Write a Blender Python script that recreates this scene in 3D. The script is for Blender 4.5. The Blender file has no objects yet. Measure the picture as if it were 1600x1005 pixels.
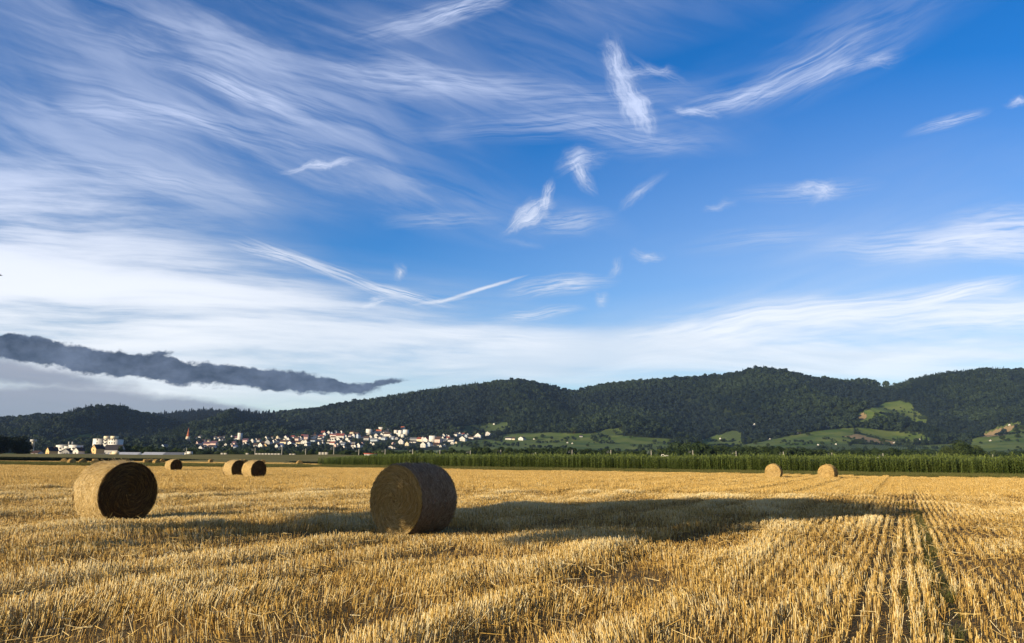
import bpy, math, random
import numpy as np
from mathutils import Vector, Matrix
random.seed(7); rng = np.random.default_rng(7)
S = bpy.context.scene
COL = S.collection
R = math.radians

# ------------------------------------------------------------------ camera
FPX, PITCH, ROLL, CAMZ = 1155.0, R(10.65), R(0.49), 1.45
Rv = np.array([1.0, 0, 0]); Fv = np.array([0, math.cos(PITCH), math.sin(PITCH)]); Uv = np.array([0, -math.sin(PITCH), math.cos(PITCH)])
RR = Rv * math.cos(ROLL) + Uv * math.sin(ROLL); UU = Uv * math.cos(ROLL) - Rv * math.sin(ROLL)
cam_d = bpy.data.cameras.new('camera'); cam = bpy.data.objects.new('camera', cam_d); COL.objects.link(cam); S.camera = cam
cam_d.sensor_width = 36; cam_d.lens = FPX / 1600 * 36; cam_d.clip_start = 0.1; cam_d.clip_end = 30000
m = Matrix.Identity(4)
for i in range(3):
    m[i][0] = RR[i]; m[i][1] = UU[i]; m[i][2] = -Fv[i]
m[2][3] = CAMZ
cam.matrix_world = m

# ------------------------------------------------------------------ light
SUN_TH = R(37)      # direction in which shadows fall (from +X towards +Y)
SUN_EL = R(12.5)
SUN_E = 5.0
SKY_STRENGTH = 0.13
EXPOSURE = 0.55
sd = bpy.data.lights.new('sun', 'SUN'); sd.energy = SUN_E; sd.angle = R(0.5); sd.color = (1.0, 0.83, 0.57)
so = bpy.data.objects.new('sun', sd); COL.objects.link(so)
so.rotation_euler = Vector((math.cos(SUN_EL) * math.cos(SUN_TH), math.cos(SUN_EL) * math.sin(SUN_TH), -math.sin(SUN_EL))).to_track_quat('-Z', 'Y').to_euler()
S.view_settings.view_transform = 'Standard'; S.view_settings.look = 'None'
S.view_settings.exposure = EXPOSURE; S.view_settings.gamma = 1
S.render.film_transparent = False
S.cycles.use_denoising = True
S.cycles.max_bounces = 5; S.cycles.diffuse_bounces = 2; S.cycles.transparent_max_bounces = 8

def pdir(px, py):
    return Fv + (px - 800) / FPX * RR + (502.5 - py) / FPX * UU
def proj(X, Y, Z):
    Z = Z - CAMZ
    c = X * Fv[0] + Y * Fv[1] + Z * Fv[2]
    return 800 + FPX * (X * RR[0] + Y * RR[1] + Z * RR[2]) / c, 502.5 - FPX * (X * UU[0] + Y * UU[1] + Z * UU[2]) / c
def pg(px, py, z=0.0):
    d = pdir(px, py); t = (z - CAMZ) / d[2]
    return d[0] * t, d[1] * t

# ------------------------------------------------------------------ node helpers
class NT:
    def __init__(s, tree): s.t = tree; s.n = tree.nodes; s.l = tree.links
    def new(s, ty, **kw):
        n = s.n.new(ty)
        for k, v in kw.items():
            if k == 'inp':
                for kk, vv in v.items(): s.put(n, kk, vv)
            else: setattr(n, k, v)
        return n
    def put(s, n, k, v):
        if isinstance(v, bpy.types.NodeSocket): s.l.new(v, n.inputs[k])
        else: n.inputs[k].default_value = v
    def math(s, op, a, b=0.0, c=None, clamp=False):
        n = s.n.new('ShaderNodeMath'); n.operation = op; n.use_clamp = clamp
        s.put(n, 0, a)
        if b is not None: s.put(n, 1, b)
        if c is not None: s.put(n, 2, c)
        return n.outputs[0]
    def noise(s, vec, scale, detail=4, rough=0.55, dist=0.0, out='Fac'):
        n = s.n.new('ShaderNodeTexNoise'); s.put(n, 'Vector', vec); s.put(n, 'Scale', scale)
        s.put(n, 'Detail', detail); s.put(n, 'Roughness', rough); s.put(n, 'Distortion', dist)
        return n.outputs[out]
    def ramp(s, fac, stops):
        n = s.n.new('ShaderNodeValToRGB'); s.put(n, 0, fac); e = n.color_ramp.elements
        while len(e) < len(stops): e.new(0.5)
        for i, (p, c) in enumerate(stops):
            e[i].position = p; e[i].color = c if len(c) == 4 else (*c, 1)
        return n.outputs[0]
    def mix(s, f, a, b, bt='MIX'):
        n = s.n.new('ShaderNodeMix'); n.data_type = 'RGBA'; n.blend_type = bt
        s.put(n, 0, f); s.put(n, 6, a); s.put(n, 7, b)
        return n.outputs[2]
    def mapr(s, v, a, b, c=0.0, d=1.0, smooth=True):
        n = s.n.new('ShaderNodeMapRange'); n.interpolation_type = 'SMOOTHSTEP' if smooth else 'LINEAR'
        s.put(n, 0, v); s.put(n, 1, a); s.put(n, 2, b); s.put(n, 3, c); s.put(n, 4, d)
        return n.outputs[0]
    def mapping(s, v, loc=(0, 0, 0), rot=(0, 0, 0), sc=(1, 1, 1), ty='POINT'):
        n = s.n.new('ShaderNodeMapping'); n.vector_type = ty
        s.put(n, 0, v); s.put(n, 1, loc); s.put(n, 2, rot); s.put(n, 3, sc)
        return n.outputs[0]
def c4(c): return (*c, 1.0)

# ------------------------------------------------------------------ world
W = bpy.data.worlds.new('World'); S.world = W; W.use_nodes = True; W.cycles.sampling_method = 'NONE'
w = NT(W.node_tree); w.n.clear()
out = w.new('ShaderNodeOutputWorld')
sky = w.new('ShaderNodeTexSky'); sky.sky_type = 'NISHITA'; sky.sun_disc = False
sky.sun_elevation = SUN_EL
# the sun stands opposite to the way the shadows fall; sun_rotation turns clockwise from +Y
sx, sy = -math.cos(SUN_TH), -math.sin(SUN_TH)
sky.sun_rotation = math.atan2(sx, sy)
sky.altitude = 200; sky.air_density = 1.0; sky.dust_density = 0.3; sky.ozone_density = 3.0
hs = w.new('ShaderNodeHueSaturation', inp={'Hue': 0.513, 'Saturation': 1.34, 'Value': 1.0, 'Color': sky.outputs[0]})
tc = w.new('ShaderNodeTexCoord')
def dot(vec):
    n = w.new('ShaderNodeVectorMath', operation='DOT_PRODUCT', inp={0: tc.outputs['Generated'], 1: tuple(vec)}); return n.outputs['Value']
cc = w.math('MAXIMUM', dot(Fv), 0.18)
a = w.math('DIVIDE', dot(RR), cc); b = w.math('DIVIDE', dot(UU), cc)
P0 = w.new('ShaderNodeCombineXYZ', inp={0: a, 1: b, 2: 0.0}).outputs[0]
def warp(P, scale, amt, detail=3):
    c = w.noise(P, scale, detail, 0.55, 0, 'Color')
    v = w.new('ShaderNodeVectorMath', operation='SUBTRACT', inp={0: c, 1: (0.5, 0.5, 0.5)}).outputs[0]
    v = w.new('ShaderNodeVectorMath', operation='SCALE', inp={0: v, 'Scale': amt}).outputs[0]
    return w.new('ShaderNodeVectorMath', operation='ADD', inp={0: P, 1: v}).outputs[0]
PW = warp(P0, 2.6, 0.14, 2)
PV = warp(P0, 2.2, 0.05, 2)
PG = warp(P0, 5.0, 0.035, 3)
PF = warp(warp(P0, 6.0, 0.075, 3), 22.0, 0.03, 5)
def ell(P, px, py, hw, hh, rot, amp, pw=1.0):
    """soft elliptical patch of cloud: centre, half sizes and tilt (degrees, up to the right)"""
    v = w.mapping(P, ((px - 800) / FPX, (502.5 - py) / FPX, 0), (0, 0, R(rot)), (hw / FPX, hh / FPX, 1.0), 'TEXTURE')
    g = w.new('ShaderNodeTexGradient', gradient_type='SPHERICAL', inp={0: v}).outputs['Fac']
    if pw != 1.0: g = w.math('POWER', g, pw)
    return w.math('MULTIPLY', g, amp)
def total(items):
    s_ = items[0]
    for i in items[1:]: s_ = w.math('ADD', s_, i)
    return s_
def streak(P, rot, along, across, scale=1.0, detail=6, dist=0.5):
    v = w.mapping(P, (0, 0, 0), (0, 0, R(-rot)), (1, 1, 1))
    v = w.mapping(v, (0, 0, 0), (0, 0, 0), (along, across, 1))
    return w.noise(v, scale, detail, 0.6, dist)
sA = w.math('MULTIPLY_ADD', w.mapr(streak(PW, -24, 1.5, 7.0, 1.0, 5), 0.36, 0.66), .55, w.math('MULTIPLY', w.mapr(streak(PG, -20, 3.0, 26.0, 1.0, 6, .8), .36, .66), .5))
sB = w.mapr(streak(PV, -3, 1.3, 15.0, 1.0, 8, .2), 0.34, 0.66)
sC = w.mapr(streak(P0, 18, 1.8, 12.0), 0.36, 0.68)
fine = w.mapr(streak(PF, 8, 7.0, 26.0, 1.0, 6, 0.6), 0.28, 0.72)
upleft = w.math('MINIMUM', total([ell(P0, 150, 60, 750, 420, -20, 1.3)]), 1.0)
low = w.mapr(b, 0.16, -0.02, 0.0, 1.0)
lowleft = w.mapr(w.math('SUBTRACT', w.math('MULTIPLY', a, -1.0), w.math('MULTIPLY', b, 1.1)), -0.1, 0.42)
# veils
veilA = w.math('MULTIPLY', total([ell(PW, 250, 60, 620, 260, -20, 1.05), ell(PW, 100, 230, 420, 150, -12, .75), ell(PW, 470, 180, 300, 85, -30, .9),
                                   ell(PW, 820, 140, 420, 70, -8, .75), ell(PW, 900, 30, 400, 90, 6, .55), ell(PW, 620, 300, 380, 60, -10, .55)]),
                w.math('MULTIPLY_ADD', sA, 0.80, 0.06))
veilB = w.math('MULTIPLY', total([ell(PV, -60, 430, 640, 210, -4, 2.9), ell(PV, 300, 505, 660, 120, -3, 1.9), ell(PV, 520, 470, 520, 90, -6, .6), ell(PV, -50, 320, 480, 130, -6, 1.0), ell(PV, 700, 555, 800, 70, 0, 1.3),
                                   ell(PV, 1300, 560, 640, 80, 3, 1.1), ell(PV, 1560, 520, 460, 100, 6, 1.1), ell(PV, 1700, 640, 900, 130, 3, .6), ell(PV, 200, 620, 700, 90, 0, 1.0)]),
                w.math('MULTIPLY_ADD', sB, 0.85, 0.13))
veilC = w.math('MULTIPLY', total([ell(PW, 1250, 470, 520, 60, 10, .30), ell(PW, 1350, 370, 420, 60, 4, .28), ell(PW, 1450, 280, 420, 60, 12, .16), ell(PW, 1250, 100, 420, 70, 24, .3)]),
                w.math('MULTIPLY_ADD', sC, 0.85, 0.1))
# single wisps, read off the photograph's sky
ST = [(965, 95, 42, 17, -55, 1.0), (975, 145, 52, 17, -78, 1.25), (990, 180, 36, 12, -60, .95), (1005, 108, 50, 8, 8, .55), (940, 150, 140, 12, 2, .35),
      (1030, 103, 40, 8, -28, .5), (905, 250, 34, 17, 20, 1.0), (912, 275, 30, 10, -62, .85), (858, 310, 30, 8, 72, 1.05), (828, 340, 45, 11, 24, 1.2), (890, 346, 60, 10, 6, .5),
      (1000, 308, 36, 7, 40, .45), (1275, 302, 46, 8, -8, .6), (1288, 306, 22, 8, 50, .4), (1260, 298, 100, 9, 4, .35),
      (1080, 170, 45, 7, 2, .9), (1150, 153, 90, 10, 14, .75), (1240, 115, 130, 13, 27, .7), (1320, 75, 150, 30, 27, .38), (1330, 105, 70, 9, 20, .4),
      (1480, 193, 60, 6, 17, .85), (1595, 152, 22, 5, 18, .8), (1290, 118, 60, 7, 25, .5), (1370, 110, 40, 8, 15, .45),
      (1190, 375, 120, 10, 6, .22), (1013, 393, 24, 6, -4, .55), (955, 412, 20, 7, 42, .4), (1115, 324, 30, 6, 18, .35),
      (870, 446, 75, 9, 6, .85), (935, 464, 14, 8, 0, .5), (600, 471, 28, 6, 2, .7), (636, 415, 14, 10, -40, .6), (500, 267, 56, 4, 7, .8),
      (380, 150, 90, 9, -24, .7), (440, 165, 170, 20, -24, .35), (300, 190, 180, 12, -14, .5), (180, 180, 120, 10, -6, .35), (250, 285, 220, 14, -10, .35),
      (700, 22, 80, 11, 14, .75), (745, 10, 60, 10, 20, .5), (640, 40, 90, 12, 10, .35), (610, 120, 110, 20, -6, .5), (720, 128, 180, 13, -4, .45), (850, 195, 200, 14, 4, .4),
      (950, 205, 130, 13, -14, .4), (1030, 225, 90, 14, 4, .3), (700, 195, 50, 30, -30, .28),
      (1480, 375, 170, 15, 4, .8), (1590, 358, 130, 20, 4, .8), (1560, 385, 130, 12, -3, .5),
      (1350, 478, 240, 11, 9, .9), (1500, 455, 90, 7, 13, .95), (1160, 507, 170, 13, 10, .85), (1470, 483, 200, 14, 3, .6), (1040, 524, 80, 9, 12, .7), (1540, 492, 150, 12, 5, .75),
      (1090, 540, 120, 10, 8, .6), (840, 490, 60, 5, 4, .7), (800, 530, 160, 8, -5, .55), (820, 380, 40, 5, -6, .3), (690, 345, 80, 7, 4, .35),
      (1150, 520, 160, 26, 6, .55), (1300, 505, 200, 26, 8, .5)]
def fib(P, px, py, hw, hh, rot, amp):
    v = w.mapping(P, ((px - 800) / FPX, (502.5 - py) / FPX, 0), (0, 0, R(rot)), (hw / FPX, hh / FPX, 1.0), 'TEXTURE')
    g = w.new('ShaderNodeTexGradient', gradient_type='SPHERICAL', inp={0: v}).outputs['Fac']
    nn = w.noise(w.mapping(v, (px * .013, py * .017, 0), (0, 0, .10), (1.0, 2.6, 1)), 1.5, 3, .68, .35)
    return w.math('MULTIPLY', w.math('MULTIPLY', w.math('POWER', g, 1.15), amp), w.mapr(nn, .31, .68, .06, 1.15))
fibs = total([fib(PG, x, y, hw * 1.35, hh * 2.4, r, am * 1.15) for x, y, hw, hh, r, am in ST if hw >= 58])
smallf = total([fib(PF, x, y, hw * 1.3, hh * 1.75, r, am * .85) for x, y, hw, hh, r, am in ST if hw < 58 and am > .34])
wisps = total([ell(PF, x, y, hw * 1.2, hh * 1.5, r, am * .62, 1.4) for x, y, hw, hh, r, am in ST if hw < 58])
wisps = w.math('MULTIPLY', wisps, w.math('MULTIPLY_ADD', fine, 1.15, 0.22))
PT = warp(P0, 30.0, 0.004, 3)
trails = total([fib(PT, 520, 425, 170, 13, -21, 1.1), fib(PT, 630, 459, 90, 11, -14, 1.1), fib(PT, 430, 398, 85, 14, -14, .9), ell(PT, 755, 451, 78, 3.6, 17, 1.3), ell(PT, 690, 470, 50, 4, 8, .8)])
dens = total([veilA, veilB, veilC, wisps, smallf, fibs, trails, ell(P0, 1450, 420, 900, 330, 6, .42), ell(P0, 260, 612, 640, 66, 0, 1.1)])
dens = w.math('MULTIPLY', dens, 0.80)
dens = w.math('MULTIPLY', w.math('DIVIDE', dens, w.math('POWER', w.math('ADD', w.math('POWER', dens, 2.6), 1.0), 1 / 2.6)), 0.97)
cloudcol = w.mix(w.mapr(b, 0.30, -0.02), (.66, .75, 1.0, 1), (.93, .955, 1.0, 1))
cloudcol = w.mix(w.math('MULTIPLY', w.mapr(streak(PW, -2, 1.0, 9.0, 1.6), .42, .64), w.mapr(b, 0.05, -0.06, 0.0, .55)), cloudcol, (.60, .69, .80, 1))
cbr = w.mapr(dens, 0.25, 0.92, .54, .76, smooth=False)
# slate bank of low cloud over the left hills
PB = warp(warp(P0, 12.0, 0.016, 4), 40.0, 0.010, 4)
bank = total([ell(PB, 240, 573, 440, 20, -6.0, 1.1), ell(PB, 20, 541, 150, 21.3, -5, 1.5), ell(PB, 150, 562, 170, 25.4, -7, 1.6), ell(PB, 300, 583, 170, 25.4, -6, 1.6), ell(PB, 430, 592, 130, 20.5, -6, 1.5), ell(PB, 530, 602, 90, 11.5, -5, 1.4),
              ell(PB, 610, 598, 45, 6.6, 4, 1.3), ell(PB, 250, 552, 60, 7.4, 4, 1.0), ell(PB, 40, 530, 60, 7.4, -6, 1.0)])
bn = w.noise(w.mapping(PB, rot=(0, 0, R(6)), sc=(.6, 1, 1)), 55.0, 7, 0.7)
bn2 = w.noise(w.mapping(PB, rot=(0, 0, R(6)), sc=(.7, 1, 1)), 20.0, 5, 0.62)
bankm = w.mapr(total([bank, w.math('MULTIPLY', w.math('SUBTRACT', bn, 0.5), 2.6), w.math('MULTIPLY', w.math('SUBTRACT', bn2, 0.5), 3.0)]), 0.22, 0.98, 0.0, .97)
bankm = w.math('MULTIPLY', bankm, w.mapr(bank, 0.0, 0.22))
bank2 = total([ell(PB, 60, 588, 300, 36, -8, 1.3), ell(PB, 120, 636, 360, 32, -2, 1.5), ell(PB, -50, 640, 300, 40, 0, 1.2), ell(PB, 320, 640, 170, 14, -3, 1.0)])
bank2m = w.math('MULTIPLY', w.mapr(bank2, 0.0, 0.3), w.mapr(w.math('ADD', bank2, w.math('MULTIPLY', w.math('SUBTRACT', w.noise(w.mapping(PB, sc=(.35, 1, 1)), 20.0, 4, 0.6), 0.5), 1.5)), 0.25, 1.1, 0.0, .8))
bg_sky = w.new('ShaderNodeBackground', inp={'Color': hs.outputs[0], 'Strength': SKY_STRENGTH})
bg_cl = w.new('ShaderNodeBackground', inp={'Color': cloudcol, 'Strength': cbr})
mx = w.new('ShaderNodeMixShader', inp={0: dens, 1: bg_sky.outputs[0], 2: bg_cl.outputs[0]})
bg_b2 = w.new('ShaderNodeBackground', inp={'Color': (.27, .30, .40, 1), 'Strength': 0.68})
mx2 = w.new('ShaderNodeMixShader', inp={0: bank2m, 1: mx.outputs[0], 2: bg_b2.outputs[0]})
bg_b = w.new('ShaderNodeBackground', inp={'Color': w.ramp(w.noise(w.mapping(PB, sc=(.6, 1, 1)), 24.0, 6, .65), [(.36, (.030, .055, .11)), (.64, (.15, .20, .31))]), 'Strength': 0.62})
mx3 = w.new('ShaderNodeMixShader', inp={0: bankm, 1: mx2.outputs[0], 2: bg_b.outputs[0]})
# unseen warm grey cloud added behind the camera to neutralise the blue fill light
rear = w.mapr(dot((0, 1, 0)), 0.02, -0.3, 0.0, .65)
bg_r = w.new('ShaderNodeBackground', inp={'Color': (.54, .49, .44, 1), 'Strength': 0.33})
mx4 = w.new('ShaderNodeMixShader', inp={0: rear, 1: mx3.outputs[0], 2: bg_r.outputs[0]})
w.l.new(mx4.outputs[0], out.inputs[0])

# ------------------------------------------------------------------ general helpers
def tag(o, label=None, cat=None, group=None, kind=None):
    if label: o['label'] = label
    if cat: o['category'] = cat
    if group: o['group'] = group
    if kind: o['kind'] = kind
    return o
def empty(name, loc=(0, 0, 0), rz=0.0):
    o = bpy.data.objects.new(name, None); COL.objects.link(o); o.location = loc; o.rotation_euler = (0, 0, rz); o.empty_display_size = 0.5
    return o
def obj(name, me, parent=None, loc=(0, 0, 0), link=True):
    o = bpy.data.objects.new(name, me)
    if link: COL.objects.link(o)
    o.location = loc
    if parent: o.parent = parent
    return o
def npmesh(name, V, F, mat, attrs=None, smooth=False):
    """V (n,3), F (m,k) with constant k"""
    V = np.asarray(V, dtype=np.float32); F = np.asarray(F, dtype=np.int32)
    me = bpy.data.meshes.new(name); k = F.shape[1]
    me.vertices.add(len(V)); me.vertices.foreach_set('co', V.ravel())
    me.loops.add(F.size); me.loops.foreach_set('vertex_index', F.ravel())
    me.polygons.add(len(F)); me.polygons.foreach_set('loop_start', np.arange(0, F.size, k, dtype=np.int32))
    try: me.polygons.foreach_set('loop_total', np.full(len(F), k, dtype=np.int32))
    except Exception: pass
    if smooth: me.polygons.foreach_set('use_smooth', np.ones(len(F), dtype=bool))
    for an, (ty, data) in (attrs or {}).items():
        at = me.attributes.new(an, ty, 'POINT')
        at.data.foreach_set('vector' if ty == 'FLOAT_VECTOR' else 'value', np.asarray(data, dtype=np.int32 if ty == 'INT' else np.float32).ravel())
    me.update(calc_edges=True)
    if mat: me.materials.append(mat)
    return me
def vnoise(x, y, seed=0):
    x = np.asarray(x, float); y = np.asarray(y, float)
    tab = np.random.default_rng(seed + 1000).random((256, 256))
    xi = np.floor(x).astype(int); yi = np.floor(y).astype(int); fx = x - xi; fy = y - yi
    fx = fx * fx * (3 - 2 * fx); fy = fy * fy * (3 - 2 * fy)
    t = lambda i, j: tab[(xi + i) & 255, (yi + j) & 255]
    return (t(0, 0) * (1 - fx) + t(1, 0) * fx) * (1 - fy) + (t(0, 1) * (1 - fx) + t(1, 1) * fx) * fy
def fbm(x, y, seed=0, o=4):
    s_ = 0; am = 0.5
    for i in range(o):
        s_ = s_ + am * (vnoise(x * 2 ** i, y * 2 ** i, seed + i) - 0.5); am *= 0.55
    return s_ * 2
def smooth(t): t = np.clip(t, 0, 1); return t * t * (3 - 2 * t)

def pmat(name, rough=0.85, spec=0.3):
    m_ = bpy.data.materials.new(name); m_.use_nodes = True; t = NT(m_.node_tree)
    bs = t.n['Principled BSDF']; bs.inputs['Roughness'].default_value = rough; bs.inputs['Specular IOR Level'].default_value = spec
    return m_, t, bs
def simple(name, col, rough=0.85, spec=0.3, var=0.18, scale=4.0, metal=0.0):
    m_, t, bs = pmat(name, rough, spec)
    co = t.new('ShaderNodeTexCoord').outputs['Object']
    n = t.noise(co, scale, 5, 0.6)
    lo = tuple(max(0, c * (1 - var)) for c in col); hi = tuple(min(1, c * (1 + var)) for c in col)
    t.put(bs, 'Base Color', t.ramp(n, [(.3, lo), (.7, hi)])); bs.inputs['Metallic'].default_value = metal
    return m_
def straw_mat(name, stops, rough=0.6, spec=0.35, trans=0.0):
    m_, t, bs = pmat(name, rough, spec)
    at = t.new('ShaderNodeAttribute', attribute_name='tint').outputs['Fac']
    co = t.new('ShaderNodeNewGeometry').outputs['Position']
    big = t.noise(co, 0.35, 3, 0.6)
    f = t.math('ADD', at, t.math('MULTIPLY', t.math('SUBTRACT', big, 0.5), 0.45), clamp=True)
    col = t.ramp(f, stops)
    t.put(bs, 'Base Color', col)
    if trans > 0:
        tr = t.new('ShaderNodeBsdfTranslucent', inp={'Color': col})
        mxs = t.new('ShaderNodeMixShader', inp={0: trans, 1: bs.outputs[0], 2: tr.outputs[0]})
        t.l.new(mxs.outputs[0], t.n['Material Output'].inputs[0])
    return m_
M = {}
STRAW = [(0.0, (.06, .032, .009)), (.22, (.22, .13, .035)), (.48, (.58, .355, .082)), (.75, (.76, .53, .165)), (1.0, (.87, .74, .44))]
M['stubble'] = straw_mat('stubble_straw', STRAW, 0.55, 0.4, 0.0)
M['bale_straw'] = straw_mat('bale_straw', [(0.0, (.05, .026, .008)), (.25, (.17, .095, .026)), (.55, (.50, .32, .095)), (.8, (.68, .47, .17)), (1.0, (.80, .64, .34))], 0.6, 0.35)

def sticks(name, base, top, rad, tint, mat, sides=3, taper=0.75):
    """many thin straws as one mesh, open ended tubes"""
    base = np.asarray(base, float); top = np.asarray(top, float); n = len(base)
    ax = top - base; ln = np.linalg.norm(ax, axis=1, keepdims=True); ax = ax / np.maximum(ln, 1e-6)
    ref = np.where(np.abs(ax[:, 2:3]) > .9, np.array([[1.0, 0, 0]]), np.array([[0, 0, 1.0]]))
    u_ = np.cross(ax, ref); u_ /= np.linalg.norm(u_, axis=1, keepdims=True); v_ = np.cross(ax, u_)
    rad = np.broadcast_to(np.asarray(rad, float), (n,))[:, None]
    ph = rng.random(n)[:, None] * 6.28
    ring = []
    for (c, rs) in ((base, 1.0), (top, taper)):
        for k in range(sides):
            an = ph + 2 * math.pi * k / sides
            ring.append(c + (u_ * np.cos(an) + v_ * np.sin(an)) * rad * rs)
    V = np.stack(ring, axis=1).reshape(-1, 3)
    o = (np.arange(n) * 2 * sides)[:, None]
    F = []
    for k in range(sides):
        k2 = (k + 1) % sides
        F.append(np.concatenate([o + k, o + k2, o + sides + k2, o + sides + k], axis=1))
    F = np.stack(F, axis=1).reshape(-1, 4)
    return npmesh(name, V, F, mat, {'tint': ('FLOAT', np.repeat(np.asarray(tint, float), 2 * sides))})

def scatter(name, pts, rots, scls, idx, protos, kind='stuff'):
    """stuff object: prototypes instanced on a point cloud by geometry nodes"""
    me = bpy.data.meshes.new(name + '_points'); n = len(pts)
    me.vertices.add(n); me.vertices.foreach_set('co', np.asarray(pts, np.float32).ravel())
    for an, ty, d in (('rot', 'FLOAT_VECTOR', rots), ('scl', 'FLOAT_VECTOR', scls), ('idx', 'INT', idx)):
        at = me.attributes.new(an, ty, 'POINT')
        at.data.foreach_set('vector' if ty == 'FLOAT_VECTOR' else 'value', np.asarray(d, np.int32 if ty == 'INT' else np.float32).ravel())
    me.update()
    o = obj(name, me); o['kind'] = kind
    g = bpy.data.node_groups.new(name + '_nodes', 'GeometryNodeTree')
    g.interface.new_socket('Geometry', in_out='INPUT', socket_type='NodeSocketGeometry')
    g.interface.new_socket('Geometry', in_out='OUTPUT', socket_type='NodeSocketGeometry')
    gi = g.nodes.new('NodeGroupInput'); go = g.nodes.new('NodeGroupOutput')
    jn = g.nodes.new('GeometryNodeJoinGeometry')
    for p in reversed(list(protos)):      # the join node stacks its inputs last link first
        oi = g.nodes.new('GeometryNodeObjectInfo'); oi.inputs['Object'].default_value = p; oi.inputs['As Instance'].default_value = True
        g.links.new(oi.outputs['Geometry'], jn.inputs[0])
    ip = g.nodes.new('GeometryNodeInstanceOnPoints'); ip.inputs['Pick Instance'].default_value = True
    def na(nm, ty):
        q = g.nodes.new('GeometryNodeInputNamedAttribute'); q.data_type = ty; q.inputs['Name'].default_value = nm; return q.outputs['Attribute']
    g.links.new(gi.outputs[0], ip.inputs['Points']); g.links.new(jn.outputs[0], ip.inputs['Instance'])
    g.links.new(na('idx', 'INT'), ip.inputs['Instance Index']); g.links.new(na('rot', 'FLOAT_VECTOR'), ip.inputs['Rotation']); g.links.new(na('scl', 'FLOAT_VECTOR'), ip.inputs['Scale'])
    g.links.new(ip.outputs[0], go.inputs[0])
    md = o.modifiers.new('scatter', 'NODES'); md.node_group = g
    return o
def proto(name, me):
    return bpy.data.objects.new(name, me)

# ------------------------------------------------------------------ hills: a height field with its landmarks at real distances
XS = np.array([-400, -200, 0, 60, 110, 180, 230, 280, 330, 400, 440, 480, 540, 600, 650, 700, 750, 820, 860, 890, 940, 1000, 1060, 1100, 1150, 1200, 1240, 1280, 1340, 1400, 1450, 1500, 1550, 1600, 1800, 2100])
def curve(pts, x):
    p = np.array(pts, float); return np.interp(x, p[:, 0], p[:, 1])
L_Z = {
 1600: [(-400, 702), (0, 701), (300, 702), (440, 702), (600, 704), (750, 706), (1000, 708), (1200, 709), (1400, 711), (1600, 711), (2100, 712)],
 2000: [(-400, 692), (0, 692), (150, 694), (300, 694), (440, 692), (540, 690), (620, 690), (700, 691), (760, 696), (850, 697), (1000, 698), (1100, 700), (1200, 698), (1330, 697), (1400, 700), (1500, 703), (1560, 698), (1600, 694), (2100, 690)],
 2400: [(-400, 678), (0, 680), (100, 680), (200, 692), (300, 688), (400, 684), (540, 678), (620, 669), (690, 678), (750, 685), (900, 684), (1000, 684), (1100, 693), (1200, 684), (1280, 678), (1330, 676), (1400, 690), (1500, 694), (1560, 676), (1600, 668), (2100, 665)],
 2800: [(-400, 665), (0, 664), (100, 660), (180, 656), (230, 664), (280, 678), (330, 676), (380, 668), (430, 664), (500, 666), (600, 656), (700, 658), (780, 663), (850, 670), (920, 668), (1000, 662), (1080, 664), (1200, 660), (1270, 655), (1330, 650), (1400, 650), (1460, 662), (1520, 672), (1600, 655), (2100, 650)],
 3200: [(-400, 664), (0, 660), (60, 654), (110, 653), (180, 647), (230, 652), (280, 668), (330, 672), (400, 660), (450, 655), (540, 646), (650, 636), (750, 630), (800, 632), (860, 645), (900, 648), (960, 640), (1040, 632), (1120, 628), (1200, 622), (1260, 622), (1320, 624), (1390, 630), (1440, 634), (1500, 632), (1600, 618), (2100, 610)],
 3700: [(-400, 675), (0, 674), (180, 665), (230, 660), (300, 662), (370, 660), (410, 654), (440, 648), (480, 644), (540, 633), (600, 627), (650, 617), (700, 610), (750, 604), (790, 599), (820, 598), (850, 604), (885, 617), (900, 615), (940, 605), (1000, 599), (1060, 595), (1100, 593), (1150, 589), (1180, 581), (1200, 577), (1240, 584), (1280, 595), (1340, 600), (1380, 610), (1400, 610), (1450, 595), (1500, 586), (1550, 580), (1600, 582), (1800, 585), (2100, 600)],
 4200: [(-400, 680), (0, 680), (180, 672), (230, 655), (270, 650), (330, 646), (370, 648), (400, 652), (450, 660), (600, 660), (700, 640), (850, 640), (1000, 630), (1200, 620), (1600, 620), (2100, 640)],
 5200: [(-400, 700), (0, 700), (300, 680), (600, 690), (2100, 690)],
}
NU, NY = 760, 300
us = np.linspace(-1.05, 1.05, NU); Ys = 600 + (5200 - 600) * np.linspace(0, 1, NY) ** 0.93
hx, hy = proj(us * 1000, 1000.0, CAMZ)           # pixel column of each ray at the horizon
kd = [600, 1050] + sorted(L_Z)
kz = np.zeros((NU, len(kd))); kz[:, 0] = -0.6; kz[:, 1] = 2.0
for j, d_ in enumerate(kd[2:], 2):
    py = curve(L_Z[d_], hx)
    py = np.convolve(np.pad(py, 4, mode='edge'), np.ones(9) / 9, mode='valid')
    t = [pdir(px, p_) for px, p_ in zip(hx, py)]
    kz[:, j] = [CAMZ + d_ * q[2] / q[1] for q in t]
UU_, YY_ = np.meshgrid(us, Ys, indexing='ij')
Z = np.zeros((NU, NY)); kdn = np.array(kd, float)
ii = np.clip(np.searchsorted(kdn, Ys) - 1, 0, len(kdn) - 2)
tt = (Ys - kdn[ii]) / (kdn[ii + 1] - kdn[ii])
tan_ = np.gradient(kz, kdn, axis=1) * 0.9
hstep = (kdn[ii + 1] - kdn[ii])
h00 = 2 * tt ** 3 - 3 * tt ** 2 + 1; h10 = tt ** 3 - 2 * tt ** 2 + tt; h01 = -2 * tt ** 3 + 3 * tt ** 2; h11 = tt ** 3 - tt ** 2
Z = h00 * kz[:, ii] + h10 * hstep * tan_[:, ii] + h01 * kz[:, ii + 1] + h11 * hstep * tan_[:, ii + 1]
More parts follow.
